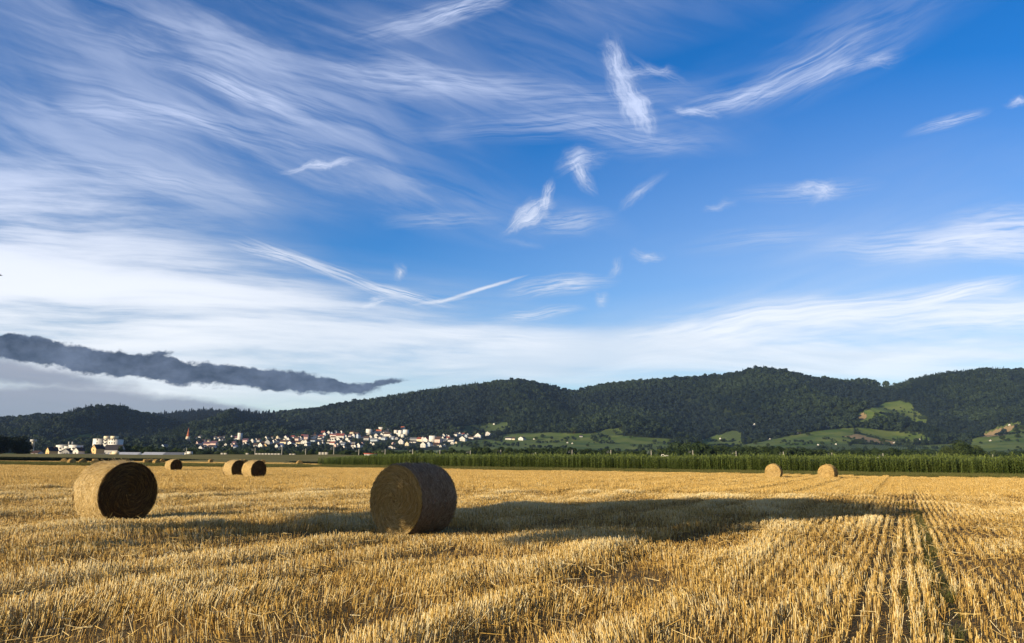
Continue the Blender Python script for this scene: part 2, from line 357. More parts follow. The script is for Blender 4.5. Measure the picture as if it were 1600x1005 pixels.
XX_ = UU_ * YY_
def fold(X, Y):
    return 1 - 2 * np.abs(vnoise(X / 420 + 3.3 + fbm(X / 600, Y / 900, 5) * .7, Y / 1300 + 1.7, 21) - 0.5)
def relief(X, Y):
    rn = 1 - 2 * np.abs(vnoise(X / 420 + 3.3 + fbm(X / 600, Y / 900, 5) * .7, Y / 1300 + 1.7, 21) - 0.5)
    r2 = 1 - 2 * np.abs(vnoise(X / 170 + Y / 900, Y / 520, 22) - 0.5)
    mk = smooth((Y - 2150) / 500) * (1 - smooth((Y - np.where(X / Y < -.42, 2600, 3150)) / 500))
    return ((rn - .5) * 110 + (r2 - .5) * 26) * mk + fbm(X / 120, Y / 160, 30) * 5 * smooth((Y - 1500) / 600)
Z = Z + relief(XX_, YY_)
Z[:, 0] = -0.6
def terr(X, Y):
    X = np.asarray(X, float); Y = np.asarray(Y, float); u = X / Y
    fi = np.clip((u - us[0]) / (us[1] - us[0]), 0, NU - 1.001); i = fi.astype(int); fi = fi - i
    fj = np.clip(np.interp(Y, Ys, np.arange(NY)), 0, NY - 1.001); j = fj.astype(int); fj = fj - j
    return (Z[i, j] * (1 - fi) + Z[i + 1, j] * fi) * (1 - fj) + (Z[i, j + 1] * (1 - fi) + Z[i + 1, j + 1] * fi) * fj
def gz(X, Y):
    return np.where(np.asarray(Y) > 640, np.maximum(terr(X, np.maximum(Y, 601)), 0.0), 0.0)
def hit(px, py, ymin=650.0, ymax=4300.0):
    """where the sight line through a point of the photograph meets the hillside"""
    d = pdir(px, py); Y = np.arange(ymin, ymax, 4.0)
    dz = terr(d[0] / d[1] * Y, Y) - (CAMZ + Y * d[2] / d[1])
    k = np.argmax(dz > 0) if (dz > 0).any() else int(np.argmax(dz))
    return d[0] / d[1] * Y[k], Y[k], float(terr(d[0] / d[1] * Y[k], Y[k]))
# land use, stored on the terrain's vertices
TPX, TPY = proj(XX_, YY_, Z)
def inpoly(px, py, poly):
    r = np.zeros(np.shape(px), bool); n = len(poly)
    for i in range(n):
        x1, y1 = poly[i]; x2, y2 = poly[(i + 1) % n]
        if y1 == y2: continue
        c = ((y1 > py) != (y2 > py)) & (px < (x2 - x1) * (py - y1) / (y2 - y1) + x1)
        r ^= c
    return r
# (class, nearest depth, farthest depth, outline as seen)  classes: 1 meadow, 2 vineyard, 3 dry grass or bare track
USE = [
 (1, 1500, 3200, [(28, 682), (60, 678), (84, 675), (80, 682), (60, 690), (36, 692)]),
 (1, 1500, 3200, [(60, 690), (100, 686), (122, 680), (145, 677), (146, 692), (110, 694), (70, 694)]),
 (1, 2300, 3400, [(366, 666), (395, 661), (440, 656), (470, 658), (466, 663), (420, 663), (396, 668)]),
 (1, 2000, 3000, [(440, 676), (480, 670), (498, 674), (490, 680), (462, 684)]),
 (2, 1900, 3000, [(720, 668), (752, 662), (792, 660), (800, 674), (770, 680), (716, 680)]),
 (1, 1100, 3000, [(700, 700), (716, 690), (764, 687), (790, 692), (786, 708), (700, 710)]),
 (1, 1100, 3000, [(786, 679), (860, 676), (940, 679), (1050, 686), (1050, 712), (786, 710)]),
 (2, 1900, 3000, [(918, 682), (935, 674), (965, 670), (975, 676), (950, 682)]),
 (1, 1100, 3000, [(1096, 688), (1120, 680), (1160, 676), (1160, 696), (1096, 700)]),
 (2, 1900, 3000, [(1126, 684), (1136, 674), (1152, 674), (1160, 684), (1150, 688)]),
 (1, 1100, 3000, [(1148, 698), (1200, 688), (1260, 676), (1335, 668), (1336, 690), (1290, 706), (1148, 706)]),
 (2, 1100, 2600, [(1238, 700), (1300, 693), (1420, 697), (1600, 690), (1700, 690), (1700, 716), (1400, 716), (1238, 712)]),
 (1, 1900, 3400, [(1337, 648), (1352, 641), (1368, 636), (1385, 629), (1405, 626), (1425, 631), (1428, 641), (1448, 652), (1455, 658), (1430, 660), (1400, 652), (1372, 654), (1352, 664), (1340, 662)]),
 (3, 1900, 3400, [(1336, 654), (1345, 645), (1356, 646), (1352, 656)]),
 (3, 1500, 3000, [(1318, 682), (1340, 678), (1370, 686), (1400, 690), (1398, 695), (1360, 692), (1330, 684)]),
 (3, 1900, 3200, [(1414, 657), (1432, 660), (1450, 662), (1440, 666), (1414, 662)]),
 (3, 1500, 3200, [(1528, 682), (1545, 674), (1575, 664), (1600, 660), (1640, 655), (1640, 660), (1592, 664), (1570, 680), (1540, 683)]),
 (1, 1300, 3200, [(1520, 684), (1570, 681), (1580, 672), (1640, 662), (1700, 662), (1700, 700), (1500, 706), (1516, 694)]),
 (1, 1100, 2400, [(1430, 706), (1450, 697), (1476, 697), (1470, 714), (1430, 716)]),
 (1, 1500, 2800, [(1336, 668), (1370, 672), (1440, 678), (1460, 690), (1400, 690), (1340, 676)]),
 (1, 600, 1250, [(-100, 716), (600, 716), (600, 704), (-100, 704)]),
 (1, 600, 1700, [(600, 720), (1700, 740), (1700, 700), (600, 704)]),
]
def landuse(px, py, Y, X=None):
    c = np.zeros(np.shape(px), int)
    for cl, y0, y1, poly in USE:
        c[inpoly(px, py, poly) & (Y > y0) & (Y < y1)] = cl
    return c
LU = landuse(TPX, TPY, YY_)
V = np.stack([XX_, YY_, Z], axis=-1).reshape(-1, 3)
i_, j_ = np.meshgrid(np.arange(NU - 1), np.arange(NY - 1), indexing='ij'); b0 = (i_ * NY + j_).ravel()
F = np.stack([b0, b0 + NY, b0 + NY + 1, b0 + 1], axis=1)
m_, t, bs = pmat('hillside', 0.95, 0.1)
use = t.new('ShaderNodeAttribute', attribute_name='use').outputs['Fac']
pos = t.new('ShaderNodeNewGeometry').outputs['Position']
n1 = t.noise(pos, 0.012, 5, 0.6); n2 = t.noise(pos, 0.09, 4, 0.6)
mead = t.mix(t.mapr(n1, .35, .65), (.075, .125, .022, 1), (.17, .20, .05, 1))
mead = t.mix(t.math('MULTIPLY', n2, .5), mead, (.06, .10, .025, 1))
wv = t.new('ShaderNodeTexWave', inp={'Vector': t.mapping(pos, rot=(0, 0, .5)), 'Scale': 0.055, 'Distortion': 1.0, 'Detail': 2.0}).outputs['Fac']
vine = t.mix(wv, (.03, .06, .018, 1), (.12, .15, .05, 1))
dry = t.mix(n2, (.24, .16, .075, 1), (.40, .30, .15, 1))
forest_floor = t.mix(n2, (.012, .02, .010, 1), (.03, .04, .018, 1))
col = t.mix(t.mapr(use, .25, .75), forest_floor, mead)
col = t.mix(t.mapr(use, 1.25, 1.75), col, vine); col = t.mix(t.mapr(use, 2.25, 2.75), col, dry)
t.put(bs, 'Base Color', col)
hills = obj('hills', npmesh('hills', V, F, m_, {'use': ('FLOAT', LU.reshape(-1).astype(float))}, smooth=True))
tag(hills, 'wooded hills with vineyards and meadows rising behind the village', 'hills', kind='structure')

# ------------------------------------------------------------------ foliage
def leaf_mat(name, lo, hi, rough=0.75, trans=0.25, scale=0.5, big=0.0):
    m_, t, bs = pmat(name, rough, 0.2)
    pos = t.new('ShaderNodeNewGeometry').outputs['Position']
    oi = t.new('ShaderNodeObjectInfo').outputs['Random']
    at = t.new('ShaderNodeAttribute', attribute_name='tint').outputs['Fac']
    f = t.math('ADD', t.math('MULTIPLY', t.noise(pos, scale, 3, .6), .5), t.math('MULTIPLY_ADD', oi, .3, t.math('MULTIPLY', at, .25)), clamp=True)
    if big: f = t.math('ADD', f, t.math('MULTIPLY', t.math('SUBTRACT', t.noise(pos, .0028, 3, .6), .5), big * 2.6), clamp=True)
    col = t.ramp(f, [(.25, lo), (.8, hi)])
    t.put(bs, 'Base Color', col)
    tr = t.new('ShaderNodeBsdfTranslucent', inp={'Color': col})
    t.l.new(t.new('ShaderNodeMixShader', inp={0: trans, 1: bs.outputs[0], 2: tr.outputs[0]}).outputs[0], t.n['Material Output'].inputs[0])
    return m_
M['forest'] = leaf_mat('forest_leaves', (.003, .011, .011), (.036, .057, .026), scale=.012, trans=.08, big=.55)
M['leaf_dark'] = leaf_mat('tree_leaves_dark', (.014, .030, .010), (.050, .075, .020), scale=.15)
M['leaf_mid'] = leaf_mat('tree_leaves_mid', (.020, .042, .012), (.075, .10, .028), scale=.15)
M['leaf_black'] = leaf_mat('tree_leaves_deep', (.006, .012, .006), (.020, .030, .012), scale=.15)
M['bark'] = simple('bark', (.09, .065, .045), .95, .1, .4, 6)

def lumps(nl, rx, rz, cz, seed, spread=.55, lr=.5):
    r = np.random.default_rng(seed)
    d = r.normal(size=(nl, 3)); d /= np.linalg.norm(d, axis=1, keepdims=True)
    c = d * np.array([rx, rx, rz]) * spread * (0.55 + .6 * r.random((nl, 1))); c[:, 2] += cz
    rad = lr * rx * (0.65 + .6 * r.random(nl))
    return c, rad
def foliage(name, n, size, rx, rz, cz, seed, mat, nl=9, conifer=False, spread=.55, lr=.5, jit=.55):
    r = np.random.default_rng(seed)
    if conifer:
        h = r.random(n) ** 1.25
        an = r.random(n) * 6.283; rr = (1 - h) * rx * (0.55 + .5 * r.random(n)) * (0.8 + .25 * np.sin(h * 40))
        P = np.stack([np.cos(an) * rr, np.sin(an) * rr, cz - rz + h * 2 * rz], 1)
        N = np.stack([np.cos(an), np.sin(an), .5 + 0 * an], 1); tint = .5 * r.random(n)
    else:
        c, rad = lumps(nl, rx, rz, cz, seed + 5, spread, lr)
        k = r.integers(0, nl, n); d = r.normal(size=(n, 3)); d /= np.linalg.norm(d, axis=1, keepdims=True)
        d[:, 2] = np.abs(d[:, 2]) * np.where(r.random(n) < .75, 1, -1)
        P = c[k] + d * (rad[k] * (0.62 + .45 * r.random(n) ** .5))[:, None] * np.array([1, 1, .85]); N = d; tint = r.random(n) * .6 + .4 * (k / nl)
    N = N + r.normal(size=(n, 3)) * jit; N /= np.linalg.norm(N, axis=1, keepdims=True)
    a_ = np.cross(N, r.normal(size=(n, 3))); a_ /= np.linalg.norm(a_, axis=1, keepdims=True); b_ = np.cross(N, a_)
    s_ = (size * (.6 + .8 * r.random(n)))[:, None]
    V = np.stack([P - a_ * s_ * .5, P + b_ * s_ * .32, P + a_ * s_ * .5 + N * s_ * .12, P - b_ * s_ * .32], 1).reshape(-1, 3)
    V[:, 2] = np.maximum(V[:, 2], 0.1)
    F = np.arange(4 * n).reshape(-1, 4)
    return npmesh(name, V, F, mat, {'tint': ('FLOAT', np.repeat(tint, 4))})
def tube(path, radii, sides=7):
    """rings along a path -> verts, faces"""
    P = np.array(path, float); V = []; F = []
    for i, p in enumerate(P):
        a_ = P[min(i + 1, len(P) - 1)] - P[max(i - 1, 0)]; a_ /= np.linalg.norm(a_)
        rf = np.array([1.0, 0, 0]) if abs(a_[2]) > .8 else np.array([0, 0, 1.0])
        u_ = np.cross(a_, rf); u_ /= np.linalg.norm(u_); v_ = np.cross(a_, u_)
        for k in range(sides):
            an = 6.2832 * k / sides; V.append(p + (u_ * math.cos(an) + v_ * math.sin(an)) * radii[i])
    for i in range(len(P) - 1):
        for k in range(sides):
            k2 = (k + 1) % sides; F.append((i * sides + k, i * sides + k2, (i + 1) * sides + k2, (i + 1) * sides + k))
    return V, F
def trunk_mesh(name, h, r0, seed, limbs=6, reach=2.5):
    r = random.Random(seed); V = []; F = []
    def add(p, ra, sides=7):
        v, f = tube(p, ra, sides); o = len(V); V.extend(v); F.extend([tuple(q + o for q in ff) for ff in f])
    top = h
    pts = [(r.uniform(-.05, .05) * i, r.uniform(-.05, .05) * i, top * i / 5 - (.15 if i == 0 else 0)) for i in range(6)]
    add(pts, [r0 * (1.35 if i == 0 else 1 - .15 * i) for i in range(6)], 8)
    for k in range(limbs):
        an = 6.283 * k / limbs + r.uniform(-.4, .4); z0 = top * r.uniform(.45, .95); L = reach * r.uniform(.7, 1.1)
        p = [(0, 0, z0)] + [(math.cos(an) * L * q, math.sin(an) * L * q, z0 + L * (q * .9 + .2 * q * q)) for q in (.35, .7, 1.0)]
        add(p, [r0 * .5, r0 * .36, r0 * .22, r0 * .08], 6)
    return npmesh(name, V, F, M['bark'])

# forest on the hills: stuff
fprot = [proto('forest_tree', foliage('broad_crown_%d' % s_, 190, 3.2, 6.2, 5.6, 7.6, 40 + s_, M['forest'], 5, jit=.25, lr=.62)) for s_ in range(4)]
fprot += [proto('forest_conifer', foliage('spruce_crown_%d' % s_, 170, 2.6, 3.9, 9.5, 11.0, 60 + s_, M['forest'], conifer=True)) for s_ in range(2)]
M['forest_deep'] = leaf_mat('deep_green_wood', (.003, .009, .012), (.018, .032, .024), scale=.012, trans=.05)  # darker copy for the ravines: shade of the hill folds painted into leaf colour
M['forest_dark'] = leaf_mat('dark_spruce', (.003, .007, .010), (.010, .018, .020), scale=.009, trans=.05)  # cloud shadow on the far-left ridge, painted as darker leaf colour
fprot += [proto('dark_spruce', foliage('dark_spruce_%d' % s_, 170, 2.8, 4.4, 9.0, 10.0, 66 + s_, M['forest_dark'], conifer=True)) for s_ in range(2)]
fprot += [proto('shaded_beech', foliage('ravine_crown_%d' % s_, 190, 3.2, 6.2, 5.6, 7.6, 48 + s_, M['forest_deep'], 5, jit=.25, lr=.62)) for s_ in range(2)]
NF = 115000
Yf = np.sqrt(rng.random(NF) * (4350 ** 2 - 1250 ** 2) + 1250 ** 2); uf = rng.random(NF) * 1.62 - .81
Xf = uf * Yf; Zf = terr(Xf, Yf); fpx, fpy = proj(Xf, Yf, Zf); luf = landuse(fpx, fpy, Yf)
# elevation angle reached by the ground in front of each tree, to leave out what no one could see
elev = Z / YY_; run = np.maximum.accumulate(elev, axis=1)
fi = np.clip(((uf - us[0]) / (us[1] - us[0])).astype(int), 0, NU - 1); fj = np.clip(np.searchsorted(Ys, Yf) - 1, 0, NY - 1)
vis = (Zf + 24) / Yf > run[fi, fj]
clump = fbm(Xf / 90, Yf / 90, 77)
bound = curve([(-400, 696), (0, 692), (200, 700), (300, 696), (420, 684), (560, 674), (700, 672), (760, 690), (830, 674), (1050, 684), (1060, 704), (1150, 690), (1330, 672), (1480, 700), (1560, 680), (1700, 664)], fpx)
keep = vis & (luf == 0) & (fpy < bound + 8 * clump) & ((Yf > 2000) | (rng.random(NF) < .6)) & (clump > -.62)
sparse = vis & (luf > 0) & (luf != 3) & (clump > .24) & (Yf > 1600) & (rng.random(NF) < .35)
keep |= sparse
# greenery between the houses
town = vis & (luf == 0) & (~keep) & (rng.random(NF) < .75) & (Yf < 2500)
keep |= town
Xf, Yf, Zf, fpx = Xf[keep], Yf[keep], Zf[keep], fpx[keep]; tw = town[keep] | sparse[keep]; n = n_forest = len(Xf)
con = (fbm(Xf / 260, Yf / 260, 91) + .35 * rng.normal(size=n) * .5 > .40 - .18 * (Yf > 3400)) & ~tw
sc = rng.choice([.8, 1.0, 1.25, 1.7], n, p=[.3, .35, .25, .1]) * rng.uniform(.85, 1.15, n) * np.where(tw, .5, 1.0)
sc = np.where(con, np.minimum(sc, 1.1), sc)
idx = np.where(con, 4 + rng.integers(0, 2, n), rng.integers(0, 4, n))
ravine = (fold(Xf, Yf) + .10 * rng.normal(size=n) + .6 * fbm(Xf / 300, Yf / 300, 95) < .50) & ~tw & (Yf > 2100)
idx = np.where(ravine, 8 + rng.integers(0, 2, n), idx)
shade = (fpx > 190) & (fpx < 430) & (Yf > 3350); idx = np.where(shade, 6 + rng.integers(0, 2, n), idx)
scl = np.stack([sc * rng.uniform(.9, 1.15, n), sc * rng.uniform(.9, 1.15, n), sc * rng.uniform(.85, 1.2, n)], 1)
# a few stand tall on the skyline
FOREST = (Xf, Yf, Zf - 1.0, idx, scl, tw)
rot = np.stack([rng.normal(size=n) * .05, rng.normal(size=n) * .05, rng.random(n) * 6.28], 1)
def forest_part(name, sel, label):
    o = scatter(name, np.stack([Xf, Yf, Zf - 1.0], 1)[sel], rot[sel], scl[sel], idx[sel], fprot)
    tag(o, label, 'forest'); return o
# ------------------------------------------------------------------ ground and fields
m_, t, bs = pmat('farm_soil', 0.95, 0.1)
pos = t.new('ShaderNodeNewGeometry').outputs['Position']
n1 = t.noise(pos, 0.02, 4, .6); n2 = t.noise(pos, 3.0, 5, .7); n3 = t.noise(pos, 60.0, 3, .7)
cs = t.mix(n2, (.10, .062, .026, 1), (.26, .165, .06, 1)); cs = t.mix(t.mapr(n3, .44, .60), cs, (.44, .30, .11, 1))
t.put(bs, 'Base Color', cs)
bp = t.new('ShaderNodeBump', inp={'Strength': 0.6, 'Distance': 0.02, 'Height': n3}); t.l.new(bp.outputs[0], bs.inputs['Normal'])
gme = npmesh('ground', [(-9000, -3000, 0), (9000, -3000, 0), (9000, 9000, 0), (-9000, 9000, 0)], [(0, 1, 2, 3)], m_)
ground = tag(obj('ground', gme), 'flat brown farmland soil strewn with straw litter', 'ground', kind='structure')

def strip(name, top, bot, z, mat, label, cat, kind='structure'):
    """a field sheet on the ground between two edge lines seen in the photograph"""
    A = [pg(x, y) for x, y in top]; B = [pg(x, y) for x, y in bot]
    n = len(A); V = [(p[0], p[1], z) for p in A] + [(p[0], p[1], z) for p in B]
    F = [(i, i + 1, n + i + 1, n + i) for i in range(n - 1)]
    return tag(obj(name, npmesh(name, V, F, mat)), label, cat, kind=kind)
def field_mat(name, a, b, sc=1.0):
    m_, t, bs = pmat(name, .95, .1); pos = t.new('ShaderNodeNewGeometry').outputs['Position']
    t.put(bs, 'Base Color', t.mix(t.mapr(t.noise(pos, sc, 5, .65), .3, .7), c4(a), c4(b))); return m_
STE = [(-300, 725.5), (-100, 726.5), (250, 731), (480, 732.5), (500, 731.8), (600, 733.5), (1000, 739.5), (1200, 742.5), (1580, 750), (1900, 757)]
GTOP = [(-300, 722), (-100, 722.5), (250, 726.5), (480, 728.5), (500, 727.5), (600, 728.7), (1000, 735), (1200, 737.5), (1580, 744), (1900, 750)]
GX = [-300, -100, 0, 100, 250, 350, 480, 500, 600, 800, 1000, 1200, 1400, 1580, 1750, 1900]
M['verge'] = field_mat('verge_soil', (.10, .10, .035), (.20, .17, .06), 1.5)
strip('grass_verge', [(x, curve(GTOP, x)) for x in GX], [(x, curve(STE, x) + .3) for x in GX], 0.004, M['verge'], 'narrow green grass verge between the stubble and the crops', 'verge')
# the olive field beyond, rising a little above eye level
xs_ = np.linspace(-1.0, .5, 60); ys_ = np.array([225, 260, 320, 400, 480, 560, 610]); zs_ = np.array([-.2, .35, 1.1, 1.9, 2.5, 2.8, -.8])
V = [(u * y, y, z + .15 * math.sin(u * 30) * (z > 0)) for y, z in zip(ys_, zs_) for u in xs_ * (0.9 if True else 1)]
F = [(j * 60 + i, j * 60 + i + 1, (j + 1) * 60 + i + 1, (j + 1) * 60 + i) for j in range(6) for i in range(59)]
V = [(x, y, (z if z < 0 else z * float(np.interp(x / y, [-1, -.68, -.5, -.31, -.24, -.16, -.08], [1.15, 1.2, 1.25, 1.5, 1.8, 1.3, 0])))) for x, y, z in V]
tag(obj('far_field', npmesh('far_field', V, F, field_mat('ripe_field', (.15, .135, .035), (.24, .20, .06), .06))), 'olive brown ripe field on a low rise behind the dark crop', 'field', kind='structure')

# ------------------------------------------------------------------ bale positions (needed to keep stalks out from under them)
BW = 1.0; BR = 0.69
BALES = []   # x, y, angle of the visible end, scale
def bale_at(px, py, ang, sc=1.0, w_=BW):
    X, Y = pg(px, py); n_ = (math.cos(R(ang)), math.sin(R(ang)))
    BALES.append([X - n_[0] * w_ / 2 * sc, Y - n_[1] * w_ / 2 * sc, ang, sc])
bale_at(195, 818, -33, 1.0); bale_at(617, 837, -125, 1.0)
bale_at(372, 746.5, -33, .97); bale_at(403, 749, -33, .97); bale_at(274.5, 738, -35, 0.95)
bale_at(1208, 749.2, -120, .98); bale_at(1291.5, 751.2, -130, .98)
FARB = [(99, 724.6, -70), (113, 727, -30), (130, 727, -45), (144, 727, -140), (224, 727, -140), (232.5, 727, -120), (246, 727.3, -30), (254, 724.5, -50), (330, 724, -40), (374.5, 724.8, -120), (383, 724.8, -50), (411, 725.8, -60), (468.5, 728.5, -60), (286, 723.6, -100)]
for x_, y_, a_ in FARB: bale_at(x_, y_, a_, .82)
BALES = BALES[:-1]

# ------------------------------------------------------------------ stubble
TH = R(62.5); DR = np.array([math.cos(TH), math.sin(TH)]); DP = np.array([math.sin(TH), -math.cos(TH)])   # along and across the drill rows
NEAR = 34.0; SP = 0.14
def allowed(x, y):
    px, py = proj(x, np.maximum(y, .5), 0.0)
    return (py > np.interp(px, [p[0] for p in STE], [p[1] for p in STE])) | (y < 10)
TR = [pg(1453, 857), pg(1319, 857), pg(1374, 857), pg(1394, 857), pg(1413, 857), pg(1240, 857), pg(1530, 857)]
TRQ = [float(np.dot(p, DP)) for p in TR]
def lane(q, wid=(.12, .07, .065, .06, .06, .055, .055)):
    k = np.zeros_like(q)
    for c_, w_ in zip(TRQ, wid): k = np.maximum(k, np.exp(-((q - c_) / w_) ** 2))
    return k
N0 = 700000
Yn = np.sqrt(rng.random(N0) * (NEAR ** 2 - 4.6 ** 2) + 4.6 ** 2); Xn = (rng.random(N0) * 1.62 - .81) * Yn
q = Xn * DP[0] + Yn * DP[1]; s_ = Xn * DR[0] + Yn * DR[1]
row = np.round(q / SP); rowr = np.random.default_rng(3).random(4000)[(row.astype(int) + 2000) % 4000]
right = smooth((Xn / Yn - .02) / .25) * (.35 + .65 * smooth((Yn - 8) / 7))                               # the rows read clearly on the right only
off = rng.normal(size=N0) * (.032 - .017 * right)
wob = fbm(s_ / 3.0, q / 1.2, 8) * (.05 - .03 * right)
qn = row * SP + off + wob; Xn = qn * DP[0] + s_ * DR[0]; Yn = qn * DP[1] + s_ * DR[1]
pat = fbm(Xn / 1.6, Yn / 1.6, 12); pat2 = fbm(s_ / 5.0, q / .7, 13)
keep = (rng.random(N0) < np.maximum(.42, .66 + .28 * right + (1.0 - .6 * right) * pat + .5 * pat2 - .35 * (rowr < .12) * (.3 + right))) & (lane(qn) < .5 + .4 * rng.random(N0)) & allowed(Xn, Yn)
for bx, by, _, sc_ in BALES[:2]: keep &= ((Xn - bx) ** 2 + (Yn - by) ** 2 > .5 ** 2)
Xn, Yn, q, s_, pat, pat2 = Xn[keep], Yn[keep], q[keep], s_[keep], pat[keep], pat2[keep]; n = len(Xn)
H = (.15 + .10 * pat + .15 * pat2 * (1 - .5 * smooth((Xn / Yn - .1) / .3)) + rng.normal(size=n) * .022).clip(.05, .33) * (1 - .22 * (q > TRQ[0]))
for bx, by, _, sc_ in BALES[:2]: H *= 1 - .55 * np.exp(-(((Xn - bx) ** 2 + (Yn - by) ** 2) / 1.6 ** 2) ** 2)
lx = fbm(Xn / .9, Yn / .9, 31) * .5 + rng.normal(size=n) * .13; ly = fbm(Xn / .9, Yn / .9, 37) * .5 + rng.normal(size=n) * .13
rgt = smooth((Xn / Yn - .1) / .25); lx = lx * (1 - .45 * rgt); ly = ly * (1 - .45 * rgt)
wild = rng.random(n) < .07; lx = np.where(wild, rng.normal(size=n) * .8, lx); ly = np.where(wild, rng.normal(size=n) * .8, ly)
base = np.stack([Xn, Yn, np.full(n, -.01)], 1); top = base + np.stack([lx * H, ly * H, H * (1 - .15 * (lx ** 2 + ly ** 2)).clip(.4, 1)], 1)
tint = (.55 + .30 * rng.normal(size=n) + .42 * pat + .45 * pat2).clip(0, 1)
o = obj('stubble', sticks('stubble', base, top, .0024 + .0012 * rng.random(n) + .00008 * Yn, tint, M['stubble']))
tag(o, 'cut golden wheat stubble standing in rows in the foreground', 'stubble', kind='stuff')
print('near stalks', n)
# loose straw lying on top of and between the rows
n = 20000; Yl = np.sqrt(rng.random(n) * (30 ** 2 - 4.6 ** 2) + 4.6 ** 2); Xl = (rng.random(n) * 1.6 - .8) * Yl
ok = fbm(Xl / 1.3, Yl / 1.3, 44) > -.05; Xl, Yl = Xl[ok], Yl[ok]; n = len(Xl)
an = rng.random(n) * 6.28; L = rng.uniform(.06, .22, n); z0 = rng.uniform(.01, .17, n)
b_ = np.stack([Xl, Yl, z0], 1); tp = b_ + np.stack([np.cos(an) * L, np.sin(an) * L, rng.normal(size=n) * .05 * 1], 1); tp[:, 2] = np.maximum(tp[:, 2], .01)
o = obj('loose_straw', sticks('loose_straw', b_, tp, .0028 + .00006 * Yl, (.68 + .2 * rng.normal(size=n)).clip(0, 1), M['stubble']))
tag(o, 'loose pale straw lying scattered over the stubble', 'straw', kind='stuff')
# patches of stubble farther out, instanced along the same rows
def patch(name, wx, ly_, dens, rad, hh, seed):
    r = np.random.default_rng(seed); n = int(wx * ly_ * dens); rows = int(round(wx / SP))
    k = r.integers(0, rows, n); q_ = (k - (rows - 1) / 2) * SP + r.normal(size=n) * .019; s1 = (r.random(n) - .5) * ly_
    hp = hh * (1 + .25 * np.sin(s1 * 4 + seed) * r.random(n)) + r.normal(size=n) * .025
    b_ = np.stack([q_, s1, 0 * q_], 1); tp = b_ + np.stack([r.normal(size=n) * .035, r.normal(size=n) * .035, np.maximum(hp, .05)], 1)
    return proto(name, sticks(name, b_, tp, rad, (.56 + .2 * r.normal(size=n)).clip(0, 1), M['stubble']))
pp = [patch('stubble_patch', .56, 1.5, 215, .0068, .20, 100 + i) for i in range(5)]
def tiles(y0, y1, wx, ly_, fn, hs):
    A = np.arange(-500, 500) * wx; B = np.arange(-120, 330, ly_); a_, b_ = np.meshgrid(A, B); a_ = a_.ravel() + SP / 2; b_ = b_.ravel()
    b_ = b_ + (np.round(a_ / wx) * .37 % 1) * ly_
    x = a_ * DP[0] + b_ * DR[0]; y = a_ * DP[1] + b_ * DR[1]
    k = (y > y0) & (y < y1) & (np.abs(x) < y * .80); x, y, a_, b_ = x[k], y[k], a_[k], b_[k]
    k = fn(x, y); x, y, a_, b_ = x[k], y[k], a_[k], b_[k]
    for bx, by, _, sc_ in BALES: 
        k = (x - bx) ** 2 + (y - by) ** 2 > .55 ** 2; x, y, a_, b_ = x[k], y[k], a_[k], b_[k]
    n = len(x); rs = np.random.default_rng(5).random(5000)[(np.round(a_ / wx).astype(int) + 2500) % 5000]
    zz = hs * (.62 + .5 * rs + .5 * fbm(x / 9, y / 9, 51) + .12 * rng.random(n)); zz = np.where(lane(a_, (.2, .16, .14, .12, .12, .12, .12)) > .6, zz * .62, zz)
    kk = rng.random(n) > .04
    rot = np.stack([0 * x, 0 * x, np.full(n, TH - math.pi / 2) + math.pi * rng.integers(0, 2, n)], 1)
    return np.stack([x, y, 0 * x], 1)[kk], rot[kk], np.stack([0 * x + 1, 0 * x + 1, zz], 1)[kk], rng.integers(0, 5, n)[kk]
p_, r_, s1_, i_ = tiles(NEAR - .4, 170, .56, 1.5, allowed, 1.0)
tag(scatter('far_stubble', p_, r_, s1_, i_, pp), 'rows of golden stubble stretching away to the maize', 'stubble')
print('tiles', len(p_))
pc = [patch('coarse_stubble_patch', .56, 1.5, 60, .016, .20, 200 + i) for i in range(5)]
def zone2(x, y):
    px, py = proj(x, y, 0.0); return (py < np.interp(px, [p[0] for p in GTOP], [p[1] for p in GTOP])) & (py > np.interp(px, [-300, 300, 440, 520], [720.8, 722, 724, 727.4])) & (px < 505)
p_, r_, s1_, i_ = tiles(110, 260, .56, 1.5, zone2, 1.0)
tag(scatter('back_stubble', p_, r_, s1_, i_, pc), 'strip of pale stubble beyond the weedy balk where distant bales lie', 'stubble')
print('tiles2', len(p_))

# grass, weeds
M['grass'] = straw_mat('verge_grass', [(0, (.04, .06, .015)), (.4, (.10, .125, .03)), (.75, (.20, .19, .06)), (1, (.36, .29, .12))], .7, .2, .2)
def tuft(name, nb, hgt, spread, rad, seed):
    r = np.random.default_rng(seed); b_ = np.stack([r.normal(size=nb) * spread, r.normal(size=nb) * spread, np.zeros(nb)], 1); l_ = hgt * r.uniform(.5, 1.1, nb)
    tp = b_ + np.stack([r.normal(size=nb) * .35 * l_, r.normal(size=nb) * .35 * l_, l_], 1)
    return proto(name, sticks(name, b_, tp, rad, (.22 + r.random(nb) * .75), M['grass'], taper=.2))
tf = [tuft('grass_tuft', 46, .34, .28, .010, 300 + i) for i in range(4)]
n = 26000; px = rng.uniform(-150, 1750, n); f = rng.random(n)
py = np.interp(px, [p[0] for p in GTOP], [p[1] for p in GTOP]) * (1 - f) + f * (np.interp(px, [p[0] for p in STE], [p[1] for p in STE]) + .5)
d = np.array([pg(a_, b_) for a_, b_ in zip(px, py)]); sc = rng.uniform(.6, 1.3, n) * np.where(px < 480, 1.15, .9)
z3 = np.zeros(n); rt = np.stack([z3, z3, rng.random(n) * 6.28], 1)
tag(scatter('verge_grass', np.stack([d[:, 0], d[:, 1], z3], 1), rt, np.stack([sc * 1.3, sc * 1.3, sc * rng.uniform(.6, 1.3, n)], 1), rng.integers(0, 4, n), tf), 'rough green and straw coloured grass on the verge at the crop edge', 'grass')
